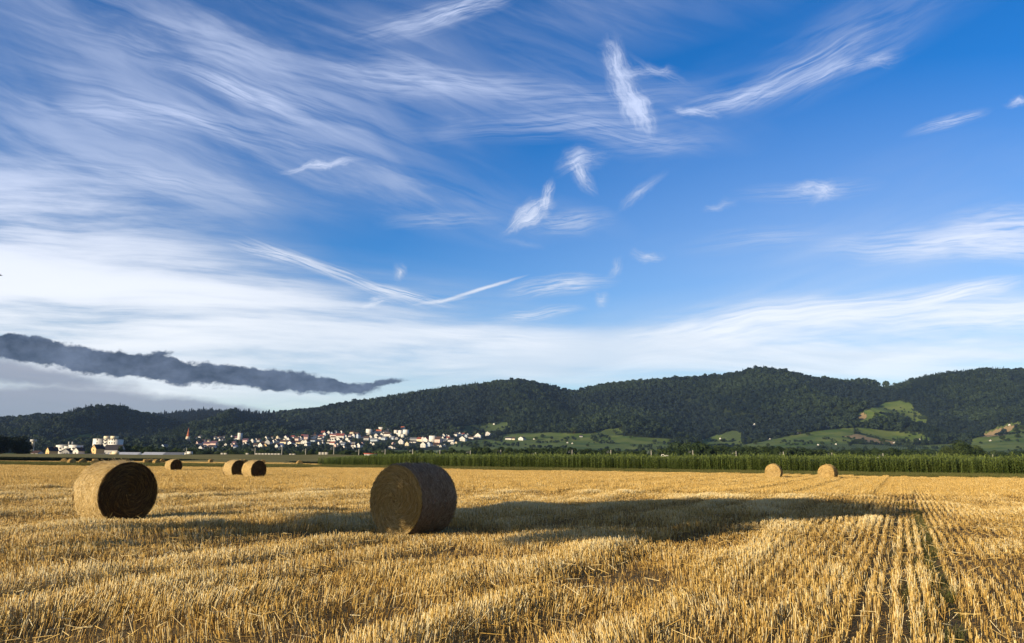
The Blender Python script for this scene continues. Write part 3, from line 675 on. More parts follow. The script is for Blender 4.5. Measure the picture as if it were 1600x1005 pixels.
# green weeds along the wheel track
gt = [tuft('weed_tuft', 26, .15, .05, .003, 320 + i) for i in range(3)]
n = 190; s1 = rng.uniform(5, 30, n); k = rng.random(n) < .7; qq = np.where(k, TRQ[0] - .08, TRQ[4]) + rng.normal(size=n) * .09
ok = fbm(s1 / 2.0, qq, 71) > -.02; s1, qq = s1[ok], qq[ok]; n = len(s1); z3 = np.zeros(n)
tag(scatter('track_weeds', np.stack([qq * DP[0] + s1 * DR[0], qq * DP[1] + s1 * DR[1], z3], 1), np.stack([z3, z3, rng.random(n) * 6], 1), np.ones((n, 3)) * rng.uniform(.6, 1.3, (n, 1)), rng.integers(0, 3, n), gt),
    'small green weeds growing in the wheel track between the stubble rows', 'weeds')

# ------------------------------------------------------------------ maize
M['maize'] = leaf_mat('maize_leaves', (.026, .050, .011), (.20, .25, .06), .5, .3, .9)
M['tassel'] = simple('maize_tassel', (.26, .24, .09), .8, .1, .3, 3)
def maize(name, seed, H=2.25):
    r = random.Random(seed); V = []; F = []; T = []
    def quad(a_, b_, c_, d_, t_): o = len(V); V.extend([a_, b_, c_, d_]); F.append((o, o + 1, o + 2, o + 3)); T.extend([t_] * 4)
    for k in range(3):
        an = k * 2.09; an2 = an + 2.09; w_ = .014
        quad((math.cos(an) * w_, math.sin(an) * w_, 0), (math.cos(an2) * w_, math.sin(an2) * w_, 0), (math.cos(an2) * w_ * .5, math.sin(an2) * w_ * .5, H * .95), (math.cos(an) * w_ * .5, math.sin(an) * w_ * .5, H * .95), .5)
    side = r.uniform(0, 6.28)
    for k in range(11):
        z0 = H * (.12 + .074 * k); an = side + math.pi * k + r.uniform(-.5, .5); L = r.uniform(.5, .8) * (1 - .35 * abs(k / 10 - .45)); t_ = .1 + .8 * k / 10
        w_ = r.uniform(.05, .08); px_, py_ = -math.sin(an) * w_, math.cos(an) * w_
        prev = None
        for i, (q1, up, ww) in enumerate([(0, 0, .7), (.35, .30, 1.0), (.7, .36, .8), (1.0, .12, .15)]):
            c = (math.cos(an) * L * q1 * .8, math.sin(an) * L * q1 * .8, z0 + L * up * r.uniform(.8, 1.2)); cur = ((c[0] - px_ * ww, c[1] - py_ * ww, c[2]), (c[0] + px_ * ww, c[1] + py_ * ww, c[2]))
            if prev: quad(prev[0], prev[1], cur[1], cur[0], t_)
            prev = cur
    for k in range(5):
        an = r.uniform(0, 6.28); l_ = r.uniform(.1, .2); w_ = .012
        quad((-w_, 0, H * .93), (w_, 0, H * .93), (w_ + math.cos(an) * l_ * .5, math.sin(an) * l_ * .5, H * .93 + l_ * 1.5), (-w_ + math.cos(an) * l_ * .5, math.sin(an) * l_ * .5, H * .93 + l_ * 1.5), 1.0)
    return proto(name, npmesh(name, V, F, M['maize'], {'tint': ('FLOAT', T)}))
mz = [maize('maize_plant', 400 + i) for i in range(6)]
E0 = np.array(pg(496, 727.6)); E1 = np.array(pg(1760, 747.2)); ev = (E1 - E0); EL = np.linalg.norm(ev); ev /= EL; en = np.array([-ev[1], ev[0]]); en = en if en[1] > 0 else -en
pts = []
for k in range(26):
    sstep = .24 if k < 10 else .3
    s1 = np.arange(0, EL + 20, sstep) - (0 if k < 3 else 0); s1 = s1 + rng.normal(size=len(s1)) * .05
    qd = k * .62 + rng.normal(size=len(s1)) * .07 + fbm(s1 / 6, s1 * 0, 61) * .35
    pts.append(E0 + s1[:, None] * ev + qd[:, None] * en)
# left end of the field: it runs back from the corner
P = np.concatenate(pts); n = len(P); print('maize', n)
lf = fbm(P[:, 0] / 5, P[:, 1] / 5, 62)
sc = 1.0 + .18 * lf + rng.normal(size=n) * .085
# the photo shows the plants a little lower at the left corner
dcorner = np.linalg.norm(P - E0, axis=1); sc *= .72 + .28 * smooth(dcorner / 25)
tag(scatter('maize_crop', np.stack([P[:, 0], P[:, 1], 0 * sc], 1), np.stack([rng.normal(size=n) * .04, rng.normal(size=n) * .04, rng.random(n) * 6.28], 1), np.stack([sc, sc, sc * 1.04], 1), rng.integers(0, 6, n), mz),
    'dense band of tall green maize along the back of the stubble', 'maize')
# the low dark crop at the left
M['beet'] = leaf_mat('dark_crop_leaves', (.008, .014, .006), (.028, .038, .014), .7, .1, .4)
bt = [proto('crop_clump', foliage('crop_clump', 60, .28, .75, .75, .7, 500 + i, M['beet'], 5)) for i in range(3)]
n = 16000; px = rng.uniform(-200, 560, n); py0 = np.interp(px, [-300, 300, 440, 520], [720.6, 721.8, 723.0, 725.8]); dd = rng.random(n) ** 1.5
d = np.array([pg(a_, b_) for a_, b_ in zip(px, py0 - dd * 2.6)])
hh = np.interp(px, [-200, 0, 300, 440, 500, 560], [1.5, 1.4, 1.15, .75, .6, .5]) * rng.uniform(.7, 1.1, n) * .62
tag(scatter('dark_crop', np.stack([d[:, 0], d[:, 1], 0 * hh], 1), np.stack([0 * hh, 0 * hh, rng.random(n) * 6.28], 1), np.stack([0 * hh + 1, 0 * hh + 1, hh], 1), rng.integers(0, 3, n), bt),
    'low dark green crop band behind the distant bales at the left', 'crop')

# ------------------------------------------------------------------ bales
m_, t, bs = pmat('bale_core', .9, .15)
co = t.new('ShaderNodeTexCoord').outputs['Object']
nf = t.noise(t.mapping(co, sc=(14, 55, 55)), 1.0, 4, .7, .4); nb_ = t.noise(co, 2.2, 3, .6)
cb = t.ramp(t.math('MULTIPLY_ADD', nb_, .5, t.math('MULTIPLY', nf, .55)), [(.28, (.16, .095, .03)), (.5, (.42, .27, .085)), (.72, (.66, .46, .18))])
t.put(bs, 'Base Color', cb); bp = t.new('ShaderNodeBump', inp={'Strength': .9, 'Distance': .02, 'Height': nf}); t.l.new(bp.outputs[0], bs.inputs['Normal'])
M['bale_core'] = m_
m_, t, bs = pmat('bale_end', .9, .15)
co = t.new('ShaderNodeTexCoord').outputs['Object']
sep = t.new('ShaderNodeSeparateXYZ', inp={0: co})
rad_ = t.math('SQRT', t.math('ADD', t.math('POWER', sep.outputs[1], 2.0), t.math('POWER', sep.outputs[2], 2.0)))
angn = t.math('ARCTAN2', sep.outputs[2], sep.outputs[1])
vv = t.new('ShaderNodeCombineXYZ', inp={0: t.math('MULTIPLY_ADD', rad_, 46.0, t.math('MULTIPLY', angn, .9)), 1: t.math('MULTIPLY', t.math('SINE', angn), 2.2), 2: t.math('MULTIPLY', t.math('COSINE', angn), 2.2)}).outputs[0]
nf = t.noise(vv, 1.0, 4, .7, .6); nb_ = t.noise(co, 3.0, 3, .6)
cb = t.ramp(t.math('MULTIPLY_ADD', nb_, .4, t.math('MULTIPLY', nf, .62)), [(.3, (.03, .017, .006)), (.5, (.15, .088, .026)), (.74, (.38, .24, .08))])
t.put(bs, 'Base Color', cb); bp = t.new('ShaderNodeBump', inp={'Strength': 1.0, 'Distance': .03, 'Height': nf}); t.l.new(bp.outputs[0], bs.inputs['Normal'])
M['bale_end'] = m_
M['bale_bright'] = straw_mat('fresh_straw', [(0.0, (.22, .13, .04)), (.3, (.48, .32, .11)), (.65, (.74, .55, .24)), (1.0, (.88, .74, .46))], .6, .35)  # sunlight on the curved sides painted in as paler straw
M['bale_bright_core'] = simple('fresh_core', (.58, .40, .15), .9, .1, .4, 14)
M['bale_weathered'] = straw_mat('weathered_straw', [(0.0, (.07, .050, .036)), (.4, (.20, .145, .10)), (.8, (.38, .29, .20)), (1.0, (.54, .44, .32))], .75, .2)  # shade on the centre bale's curved side painted in as greyer straw
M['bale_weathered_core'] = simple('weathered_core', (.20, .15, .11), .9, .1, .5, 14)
def bale_meshes(seed, n_side, n_end, rad, end_t, side_mat='bale_straw', core='bale_core', seg=72):
    r = np.random.default_rng(seed); hw = BW / 2; nx = 14
    def rr(an, x): return BR * (1 + .016 * np.sin(3 * an + seed) + .012 * np.sin(7 * an + 2 * x + seed)) + .022 * fbm(an * 2.2 + 9, x * 5 + 9, seed) - .02 * np.exp(-((np.abs(x) - hw) / .05) ** 2)
    def flat(y, z): return z if not isinstance(z, np.ndarray) else np.maximum(z, -BR * .955)
    xs = np.linspace(-hw, hw, nx); an = np.arange(seg) / seg * 2 * math.pi
    A, Xg = np.meshgrid(an, xs); rg = rr(A, Xg); V = np.stack([Xg, rg * np.cos(A), np.maximum(rg * np.sin(A), -BR * .95)], -1).reshape(-1, 3)
    F = [(i * seg + k, i * seg + (k + 1) % seg, (i + 1) * seg + (k + 1) % seg, (i + 1) * seg + k) for i in range(nx - 1) for k in range(seg)]
    side = npmesh('rolled_side', V, F, M[core], smooth=True)
    ends = []
    for sgn in (1, -1):
        nr = 22; ra = np.linspace(0.02, 1, nr); A, Q = np.meshgrid(an, ra); rg = rr(A, sgn * hw + 0 * A) * Q
        xx = sgn * (hw + .035 * (1 - Q ** 2) + .012 * np.sin(Q * 60 + A) * Q + .02 * fbm(np.cos(A) * Q * 6 + 20, np.sin(A) * Q * 6 + 20, seed + 3) - .03 * np.exp(-(Q / .10) ** 2) - .025 * (Q > .97))
        V = np.stack([xx, rg * np.cos(A), np.maximum(rg * np.sin(A), -BR * .95)], -1).reshape(-1, 3)
        F = [(i * seg + k, i * seg + (k + 1) % seg, (i + 1) * seg + (k + 1) % seg, (i + 1) * seg + k) for i in range(nr - 1) for k in range(seg)]
        F.append((0, seg // 4, seg // 2, 3 * seg // 4))
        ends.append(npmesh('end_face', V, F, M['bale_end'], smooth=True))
    out = [side] + ends
    if n_side:
        a_ = r.random(n_side) * 6.283; x = r.uniform(-hw, hw, n_side); L = r.uniform(.04, .17, n_side); yaw = r.normal(size=n_side) * .65
        da = np.cos(yaw) * L / BR; dx = np.sin(yaw) * L; lift = np.abs(r.normal(size=n_side)) * .016; l0 = r.uniform(-.004, .008, n_side)
        wildm = r.random(n_side) < .02; lift = np.where(wildm, r.uniform(.03, .10, n_side), lift)
        r0 = rr(a_, x) + l0; r1 = rr(a_ + da, x + dx) + l0 + lift
        b_ = np.stack([x, r0 * np.cos(a_), r0 * np.sin(a_)], 1); tp = np.stack([(x + dx).clip(-hw - .03, hw + .03), r1 * np.cos(a_ + da), r1 * np.sin(a_ + da)], 1)
        b_[:, 2] = np.maximum(b_[:, 2], -BR * .955); tp[:, 2] = np.maximum(tp[:, 2], -BR * .955)
        out.append(sticks('loose_straw', b_, tp, rad, (.72 + .2 * r.normal(size=n_side)).clip(0, 1), M[side_mat]))
        for sgn in (1, -1):
            n_ = n_end; q = np.sqrt(r.random(n_)) * .99; a_ = r.random(n_) * 6.283; L = r.uniform(.08, .28, n_); yaw = r.normal(size=n_) * .22
            rad0 = q * BR; tx = -np.sin(a_); ty = np.cos(a_); ux = np.cos(a_); uy = np.sin(a_)
            bx = ux * rad0; by = uy * rad0; ex = bx + (tx * np.cos(yaw) + ux * np.sin(yaw)) * L; ey = by + (ty * np.cos(yaw) + uy * np.sin(yaw)) * L
            eq = np.sqrt(ex ** 2 + ey ** 2) / BR; ex = np.where(eq > 1, ex / eq, ex); ey = np.where(eq > 1, ey / eq, ey)
            hx_ = lambda q_: hw + .035 * (1 - q_ ** 2) + .008
            z1 = r.uniform(-.006, .012, n_); z2 = z1 + np.abs(r.normal(size=n_)) * .014
            b_ = np.stack([sgn * (hx_(q) + z1), bx, by], 1); tp = np.stack([sgn * (hx_(np.minimum(eq, 1)) + z2), ex, ey], 1)
            b_[:, 2] = np.maximum(b_[:, 2], -BR * .955); tp[:, 2] = np.maximum(tp[:, 2], -BR * .955)
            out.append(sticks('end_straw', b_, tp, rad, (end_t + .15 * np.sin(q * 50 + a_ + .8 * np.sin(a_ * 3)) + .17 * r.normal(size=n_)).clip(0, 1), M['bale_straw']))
    return out
set1 = bale_meshes(1, 20000, 9000, .0028, .10, 'bale_bright', 'bale_bright_core'); set2 = bale_meshes(2, 15000, 12000, .0032, .68, 'bale_weathered', 'bale_weathered_core'); set3 = bale_meshes(3, 4000, 3500, .005, .72); set4 = bale_meshes(4, 4000, 3500, .005, .72)  # set1 end straw is darkened: painted shade on the end turned from the sun
set5 = bale_meshes(5, 4500, 3500, .005, .10, 'bale_bright', 'bale_bright_core')  # painted shade again: dark end straw for bales whose ends face off the sun
BL = [('big round straw bale with a black shaded end and brightly lit curved side', 'pair'), ('large round straw bale standing in shadow beside the middle of the field', ''),
      ('round straw bale partly hidden behind its neighbour, left one of the near pair', ''), ('round straw bale with dark end, right and front one of the near pair', ''),
      ('single round bale between the big black-ended bale and the pair, dark end to the right', ''),
      ('round bale with sunlit golden end and small centre hole, in front of the maize', ''), ('round bale in front of the maize showing sunlit end and dark right side', ''),
      ('tiny distant bale, leftmost of the row beside the dark crop', ''), ('tiny distant bale, second from left beside the dark crop', ''), ('tiny distant bale, third from left beside the dark crop', ''), ('tiny distant bale, fourth from left, just left of the big bale', ''),
      ('tiny distant bale just right of the big black-ended bale', ''), ('tiny distant bale, second to the right of the big black-ended bale', ''), ('low distant bale, third to the right of the big black-ended bale', ''), ('tiny farther bale just left of the single dark-ended bale', ''),
      ('tiny bale alone midway between the single bale and the near pair', ''), ('tiny bale peeking over the left bale of the near pair', ''), ('tiny bale peeking between the two bales of the near pair', ''), ('tiny bale just right of the near pair', ''), ('small distant bale standing alone left of the maize corner', '')]
for i, (bx, by, ang, sc_) in enumerate(BALES):
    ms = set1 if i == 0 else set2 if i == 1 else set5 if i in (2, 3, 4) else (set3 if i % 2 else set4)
    root = empty('hay_bale', (bx, by, 0), R(ang)); root.scale = (sc_,) * 3
    tag(root, BL[i][0], 'hay bale', 'round straw bales lying on the stubble')
    # the root stands on the ground; the roll is turned about its own axis
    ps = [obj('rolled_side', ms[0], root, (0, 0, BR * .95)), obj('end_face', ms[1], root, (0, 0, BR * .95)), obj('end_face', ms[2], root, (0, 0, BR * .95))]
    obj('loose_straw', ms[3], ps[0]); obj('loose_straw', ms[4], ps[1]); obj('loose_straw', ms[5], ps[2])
# ------------------------------------------------------------------ the field tree whose long shadow crosses the stubble (it stands left of the frame)
c_, s_t = math.cos(SUN_TH), math.sin(SUN_TH); kE = 1 / math.tan(SUN_EL)
far_pt = np.array(pg(1490, 795)); 
TREE = (far_pt[0] - 8.3 * kE * c_ + 1.6 * -s_t * -1 * .0, far_pt[1] - 8.3 * kE * s_t)
pq = np.array(pg(0, 866)); pq2 = np.array(pg(1100, 812))
perp = lambda p: -p[0] * s_t + p[1] * c_
dperp = (perp(pq) + perp(pq2)) / 2 - perp(TREE); TREE = (TREE[0] - s_t * dperp, TREE[1] + c_ * dperp)
print('tree at', TREE)
rt = empty('field_tree', (TREE[0], TREE[1], 0), SUN_TH); tag(rt, 'broad leafy tree whose long shadow falls across the stubble and the second bale', 'tree')
obj('trunk', trunk_mesh('field_tree_trunk', 3.2, .17, 5, 8, 2.9), rt)
rr_ = np.random.default_rng(12); LC = [(3.2, 6.9, 1.4), (1.6, 7.2, 1.4), (-.4, 7.2, 1.4), (-2.2, 6.6, 1.3), (3.9, 5.8, 1.2), (2.2, 5.7, 1.6), (.3, 5.7, 1.6), (-1.8, 5.3, 1.4), (-3.4, 4.9, .9), (3.6, 4.5, 1.0), (2.0, 4.4, 1.1), (.4, 4.3, .9), (-.9, 4.6, .8), (2.6, 3.5, .7), (1.2, 3.4, .55)]
parts_ = []
for k_, (py_, pz_, pr_) in enumerate(LC):
    n_ = int(430 * pr_ ** 2); d = rr_.normal(size=(n_, 3)); d /= np.linalg.norm(d, axis=1, keepdims=True); cx_ = rr_.uniform(-1.4, 1.4)
    parts_.append((np.array([cx_, py_, pz_]) + d * pr_ * (rr_.random((n_, 1)) ** .45) * np.array([1.2, 1, .85]), d))
P_ = np.concatenate([p[0] for p in parts_]); N_ = np.concatenate([p[1] for p in parts_]) + rr_.normal(size=(len(P_), 3)) * .7; N_ /= np.linalg.norm(N_, axis=1, keepdims=True)
a_ = np.cross(N_, rr_.normal(size=N_.shape)); a_ /= np.linalg.norm(a_, axis=1, keepdims=True); b_ = np.cross(N_, a_); sz = rr_.uniform(.12, .22, (len(P_), 1))
V = np.stack([P_ - a_ * sz, P_ + b_ * sz * .7, P_ + a_ * sz, P_ - b_ * sz * .7], 1).reshape(-1, 3)
obj('crown', npmesh('field_tree_crown', V, np.arange(len(V)).reshape(-1, 4), M['leaf_mid'], {'tint': ('FLOAT', np.repeat(rr_.random(len(P_)), 4))}), rt)

# ------------------------------------------------------------------ landmarks, used to say where a thing is
LM = []     # (phrase, px, py)
USED = set(); NTH = ['', 'second ', 'third ', 'fourth ', 'fifth ', 'sixth ', 'seventh ', 'eighth ', 'ninth ', 'tenth ', 'eleventh ', 'twelfth ', 'thirteenth ', 'fourteenth ', 'fifteenth ']
PENDING = []   # (object, description, px, py, category, group)
def defer(o, desc, px, py, cat, group): PENDING.append((o, desc, px, py, cat, group))
def resolve():
    groups = {}
    for it in PENDING:
        o, desc, px, py, cat, group = it
        best = min(range(len(LM)), key=lambda i: abs(LM[i][1] - px) + 1.6 * abs(LM[i][2] - py))
        dx, dy = px - LM[best][1], py - LM[best][2]
        side = ('right of' if dx > 0 else 'left of') if abs(dx) > 1.2 * abs(dy) else ('below' if dy > 0 else 'above')
        groups.setdefault((desc, best, side), []).append((dx * dx + dy * dy, it))
    for (desc, best, side), L in groups.items():
        L.sort(key=lambda e: e[0])
        for k, (_, (o, d_, px, py, cat, group)) in enumerate(L):
            nth = NTH[k] + ('nearest ' if k else 'nearest ')
            lab = '%s, %s%s %s' % (desc, nth, side, LM[best][0])
            if len(lab.replace('-', ' ').split()) > 15: lab = '%s, %s%s %s' % (desc, NTH[k], side, LM[best][0])
            tag(o, lab, cat, group)

# ------------------------------------------------------------------ buildings
def wallm(name, c): M[name] = simple(name, c, .85, .2, .07, .6); return M[name]
wallm('wall_white', (.68, .66, .62)); wallm('wall_cream', (.74, .64, .46)); wallm('wall_ochre', (.66, .46, .22)); wallm('wall_grey', (.42, .42, .42)); wallm('wall_blue', (.45, .52, .60)); wallm('wall_pink', (.70, .52, .46))
def roofm(name, c):
    m_, t, bs = pmat(name, .8, .25); co = t.new('ShaderNodeTexCoord').outputs['Object']
    t.put(bs, 'Base Color', t.ramp(t.math('MULTIPLY_ADD', t.noise(co, .8, 4, .6), .7, t.math('MULTIPLY', t.noise(co, 7.0, 2, .6), .3)), [(.3, tuple(v * .7 for v in c)), (.7, tuple(min(1, v * 1.25) for v in c))])); M[name] = m_
roofm('roof_brown', (.075, .045, .036)); roofm('roof_red', (.22, .065, .05)); roofm('roof_dark', (.040, .036, .042)); roofm('roof_orange', (.42, .13, .06)); roofm('roof_grey', (.16, .17, .19)); roofm('roof_blue', (.05, .07, .16)); roofm('roof_pale', (.46, .48, .52)); roofm('roof_violet', (.13, .07, .09))
m_, t, bs = pmat('window_glass', .12, .6); co = t.new('ShaderNodeTexCoord').outputs['Object']; t.put(bs, 'Base Color', t.ramp(t.noise(co, 2.0, 2), [(.3, (.015, .018, .022)), (.7, (.035, .04, .05))])); M['glass'] = m_
M['frame'] = simple('window_frame', (.6, .58, .54), .6, .3, .08, 3); M['door'] = simple('door_wood', (.12, .07, .04), .7, .3, .2, 4)
M['concrete'] = simple('pale_concrete', (.55, .53, .47), .9, .2, .15, 1.5); M['steel'] = simple('galvanised_steel', (.35, .36, .37), .45, .5, .1, 3, .7)

def boxes(name, L, mat):
    V = []; F = []
    for (x0, x1, y0, y1, z0, z1) in L:
        o = len(V); V += [(x0, y0, z0), (x1, y0, z0), (x1, y1, z0), (x0, y1, z0), (x0, y0, z1), (x1, y0, z1), (x1, y1, z1), (x0, y1, z1)]
        F += [tuple(o + i for i in f) for f in ((0, 3, 2, 1), (4, 5, 6, 7), (0, 1, 5, 4), (1, 2, 6, 5), (2, 3, 7, 6), (3, 0, 4, 7))]
    return npmesh(name, V, F, mat)
def gable_body(name, w_, d_, hw, hr, mat, dep=3.0):
    """walls with gables at the -Y and +Y sides; ridge runs along Y"""
    h = w_ / 2; V = []; F3 = []
    prof = [(-h, -dep), (h, -dep), (h, hw), (0, hw + hr), (-h, hw)]
    me = bpy.data.meshes.new(name)
    V = [(x, -d_ / 2, z) for x, z in prof] + [(x, d_ / 2, z) for x, z in prof]
    F = [(0, 1, 2, 3, 4), (9, 8, 7, 6, 5)] + [(i, i + 5, (i + 1) % 5 + 5, (i + 1) % 5) for i in range(5)]
    me.from_pydata(V, [], F); me.materials.append(mat); me.update(); return me
def roof_slabs(name, w_, d_, hw, hr, mat, ov=.5, th=.28):
    me = bpy.data.meshes.new(name); h = w_ / 2; sl = hr / h; V = []; F = []
    for s_ in (-1, 1):
        o = len(V); xe = s_ * (h + ov); ze = hw - sl * ov
        for y in (-d_ / 2 - ov * .8, d_ / 2 + ov * .8): V += [(0, y, hw + hr + .05), (xe, y, ze + .05), (xe, y, ze + .05 + th), (0, y, hw + hr + .05 + th)]
        F += [(o, o + 1, o + 2, o + 3), (o + 7, o + 6, o + 5, o + 4), (o, o + 4, o + 5, o + 1), (o + 1, o + 5, o + 6, o + 2), (o + 2, o + 6, o + 7, o + 3), (o + 3, o + 7, o + 4, o)]
    me.from_pydata(V, [], F); me.materials.append(mat); me.update(); return me
WIN_CACHE = {}
def window(parent, x, y, z, w_, h_, face):
    """face: 0 on the -Y wall, 1 on the -X wall"""
    k = (round(w_, 1), round(h_, 1), face)
    if k not in WIN_CACHE:
        if face == 0: WIN_CACHE[k] = (boxes('window', [(-w_ / 2, w_ / 2, -.03, .05, 0, h_)], M['glass']), boxes('window_frame', [(-w_ / 2 - .08, -w_ / 2, -.06, .05, -.08, h_ + .08), (w_ / 2, w_ / 2 + .08, -.06, .05, -.08, h_ + .08), (-w_ / 2, w_ / 2, -.06, .05, h_, h_ + .08), (-w_ / 2, w_ / 2, -.09, .05, -.08, 0)], M['frame']))
        else: WIN_CACHE[k] = (boxes('window', [(-.03, .05, -w_ / 2, w_ / 2, 0, h_)], M['glass']), boxes('window_frame', [(-.06, .05, -w_ / 2 - .08, -w_ / 2, -.08, h_ + .08), (-.06, .05, w_ / 2, w_ / 2 + .08, -.08, h_ + .08), (-.06, .05, -w_ / 2, w_ / 2, h_, h_ + .08), (-.09, .05, -w_ / 2, w_ / 2, -.08, 0)], M['frame']))
    a_ = obj('window', WIN_CACHE[k][0], parent, (x, y, z)); return a_
def house(px, py, wpx, hpx, kind, wall, roof, label=None, group=None, name='house', Yd=None, yaw=None, extra=True, desc=None, cat='house', nwin=None):
    """one house: px, py = middle of its foot as seen; sizes in photo pixels; kind g = gable towards us, e = eaves towards us, f = flat roof"""
    r = random.Random(int(px * 13 + py * 7))
    if Yd is None: X, Y, Zb = hit(px, py + 0.6, 1150)
    else: d = pdir(px, py); Y = Yd; X = d[0] / d[1] * Y; Zb = CAMZ + Y * d[2] / d[1]
    s_ = Y / FPX * (1.18 if Yd is None and name == 'house' else 1.0); w_ = max(3.0, wpx * s_); h = max(3.5, hpx * s_)
    if yaw is None: yaw = r.uniform(-32, -4)
    ang = -R(yaw) * -1
    root = empty(name, (X, Y, Zb), ang)
    if Yd is None: HOUSES.append((X, Y, w_))
    dep = 3.0; wm, rm = M[wall], M[roof]
    if kind == 'g':
        hr = min(w_ * .48, h * .5); hw = h - hr; d_ = w_ * r.uniform(1.1, 1.5)
        wl = obj('wall', gable_body('wall', w_, d_, hw, hr, wm, dep), root); rf = obj('roof', roof_slabs('roof', w_, d_, hw, hr, rm), root)
        cx_, cy_, cz_ = w_ * .22, d_ * .15, hw + hr * .55
    elif kind == 'e':
        hr = h * .48; hw = h - hr; d_ = max(7.0, min(w_ * .8, hr * 2.2))
        me = gable_body('wall', d_, w_, hw, hr, wm, dep); wl = obj('wall', me, root); wl.rotation_euler = (0, 0, math.pi / 2)
        rf = obj('roof', roof_slabs('roof', d_, w_, hw, hr, rm), root); rf.rotation_euler = (0, 0, math.pi / 2)
        cx_, cy_, cz_ = d_ * .18, w_ * .2, hw + hr * .6
    else:
        hw = h; d_ = w_ * .7
        wl = obj('wall', boxes('wall', [(-w_ / 2, w_ / 2, -d_ / 2, d_ / 2, -dep, hw)], wm), root); rf = obj('roof', boxes('roof', [(-w_ / 2 - .3, w_ / 2 + .3, -d_ / 2 - .3, d_ / 2 + .3, hw + .003, hw + .35)], rm), root)
        cx_, cy_, cz_ = w_ * .2, 0, hw
    if extra:
        obj('chimney', boxes('chimney', [(cx_ - .35, cx_ + .35, cy_ - .35, cy_ + .35, cz_, cz_ + (1.9 if kind != 'f' else 1.3))], M['roof_brown'] if kind != 'f' else M['wall_grey']), rf)
    wr = root; fy = -d_ / 2
    ncol = nwin or max(1, min(5, int(w_ / 3.6))); nrow = max(1, min(3, int(hw / 2.9)))
    for i in range(ncol):
        for j in range(nrow):
            window(root, -w_ / 2 + w_ * (i + .5) / ncol, fy, .9 + j * 2.8 if hw > 2.6 else .6, 1.1, 1.3, 0)
    if kind == 'g' and hr > 3: window(root, 0, fy, hw + hr * .18, 1.0, 1.1, 0)
    side_x = -w_ / 2
    for i in range(2): window(root, side_x, -d_ / 4 + i * d_ / 2, 1.0, 1.1, 1.3, 1)
    obj('door', boxes('door', [(-.5, .5, fy - .05, fy + .05, 0, 2.1)], M['door']), root)
    adj = {'wall_white': 'white', 'wall_cream': 'cream', 'wall_ochre': 'ochre', 'wall_grey': 'grey', 'wall_blue': 'pale blue', 'wall_pink': 'pinkish'}[wall]
    ra = {'roof_brown': 'brown', 'roof_red': 'red', 'roof_dark': 'dark', 'roof_orange': 'orange', 'roof_grey': 'grey', 'roof_blue': 'blue', 'roof_pale': 'pale', 'roof_violet': 'violet'}[roof]
    if label: tag(root, label, cat, group)
    else: defer(root, desc or '%s %s with %s roof' % (adj, {'g': 'gabled house', 'e': 'broad house', 'f': 'flat roofed house'}[kind], ra), px, py - hpx / 2, cat, group or 'houses of the hillside village')
    return root
w8, cr, oc, gr, bl, pk = 'wall_white', 'wall_cream', 'wall_ochre', 'wall_grey', 'wall_blue', 'wall_pink'
rb, rd, rk, ro, rg_, rbl, rp, rv = 'roof_brown', 'roof_red', 'roof_dark', 'roof_orange', 'roof_grey', 'roof_blue', 'roof_pale', 'roof_violet'
HOUSES = []
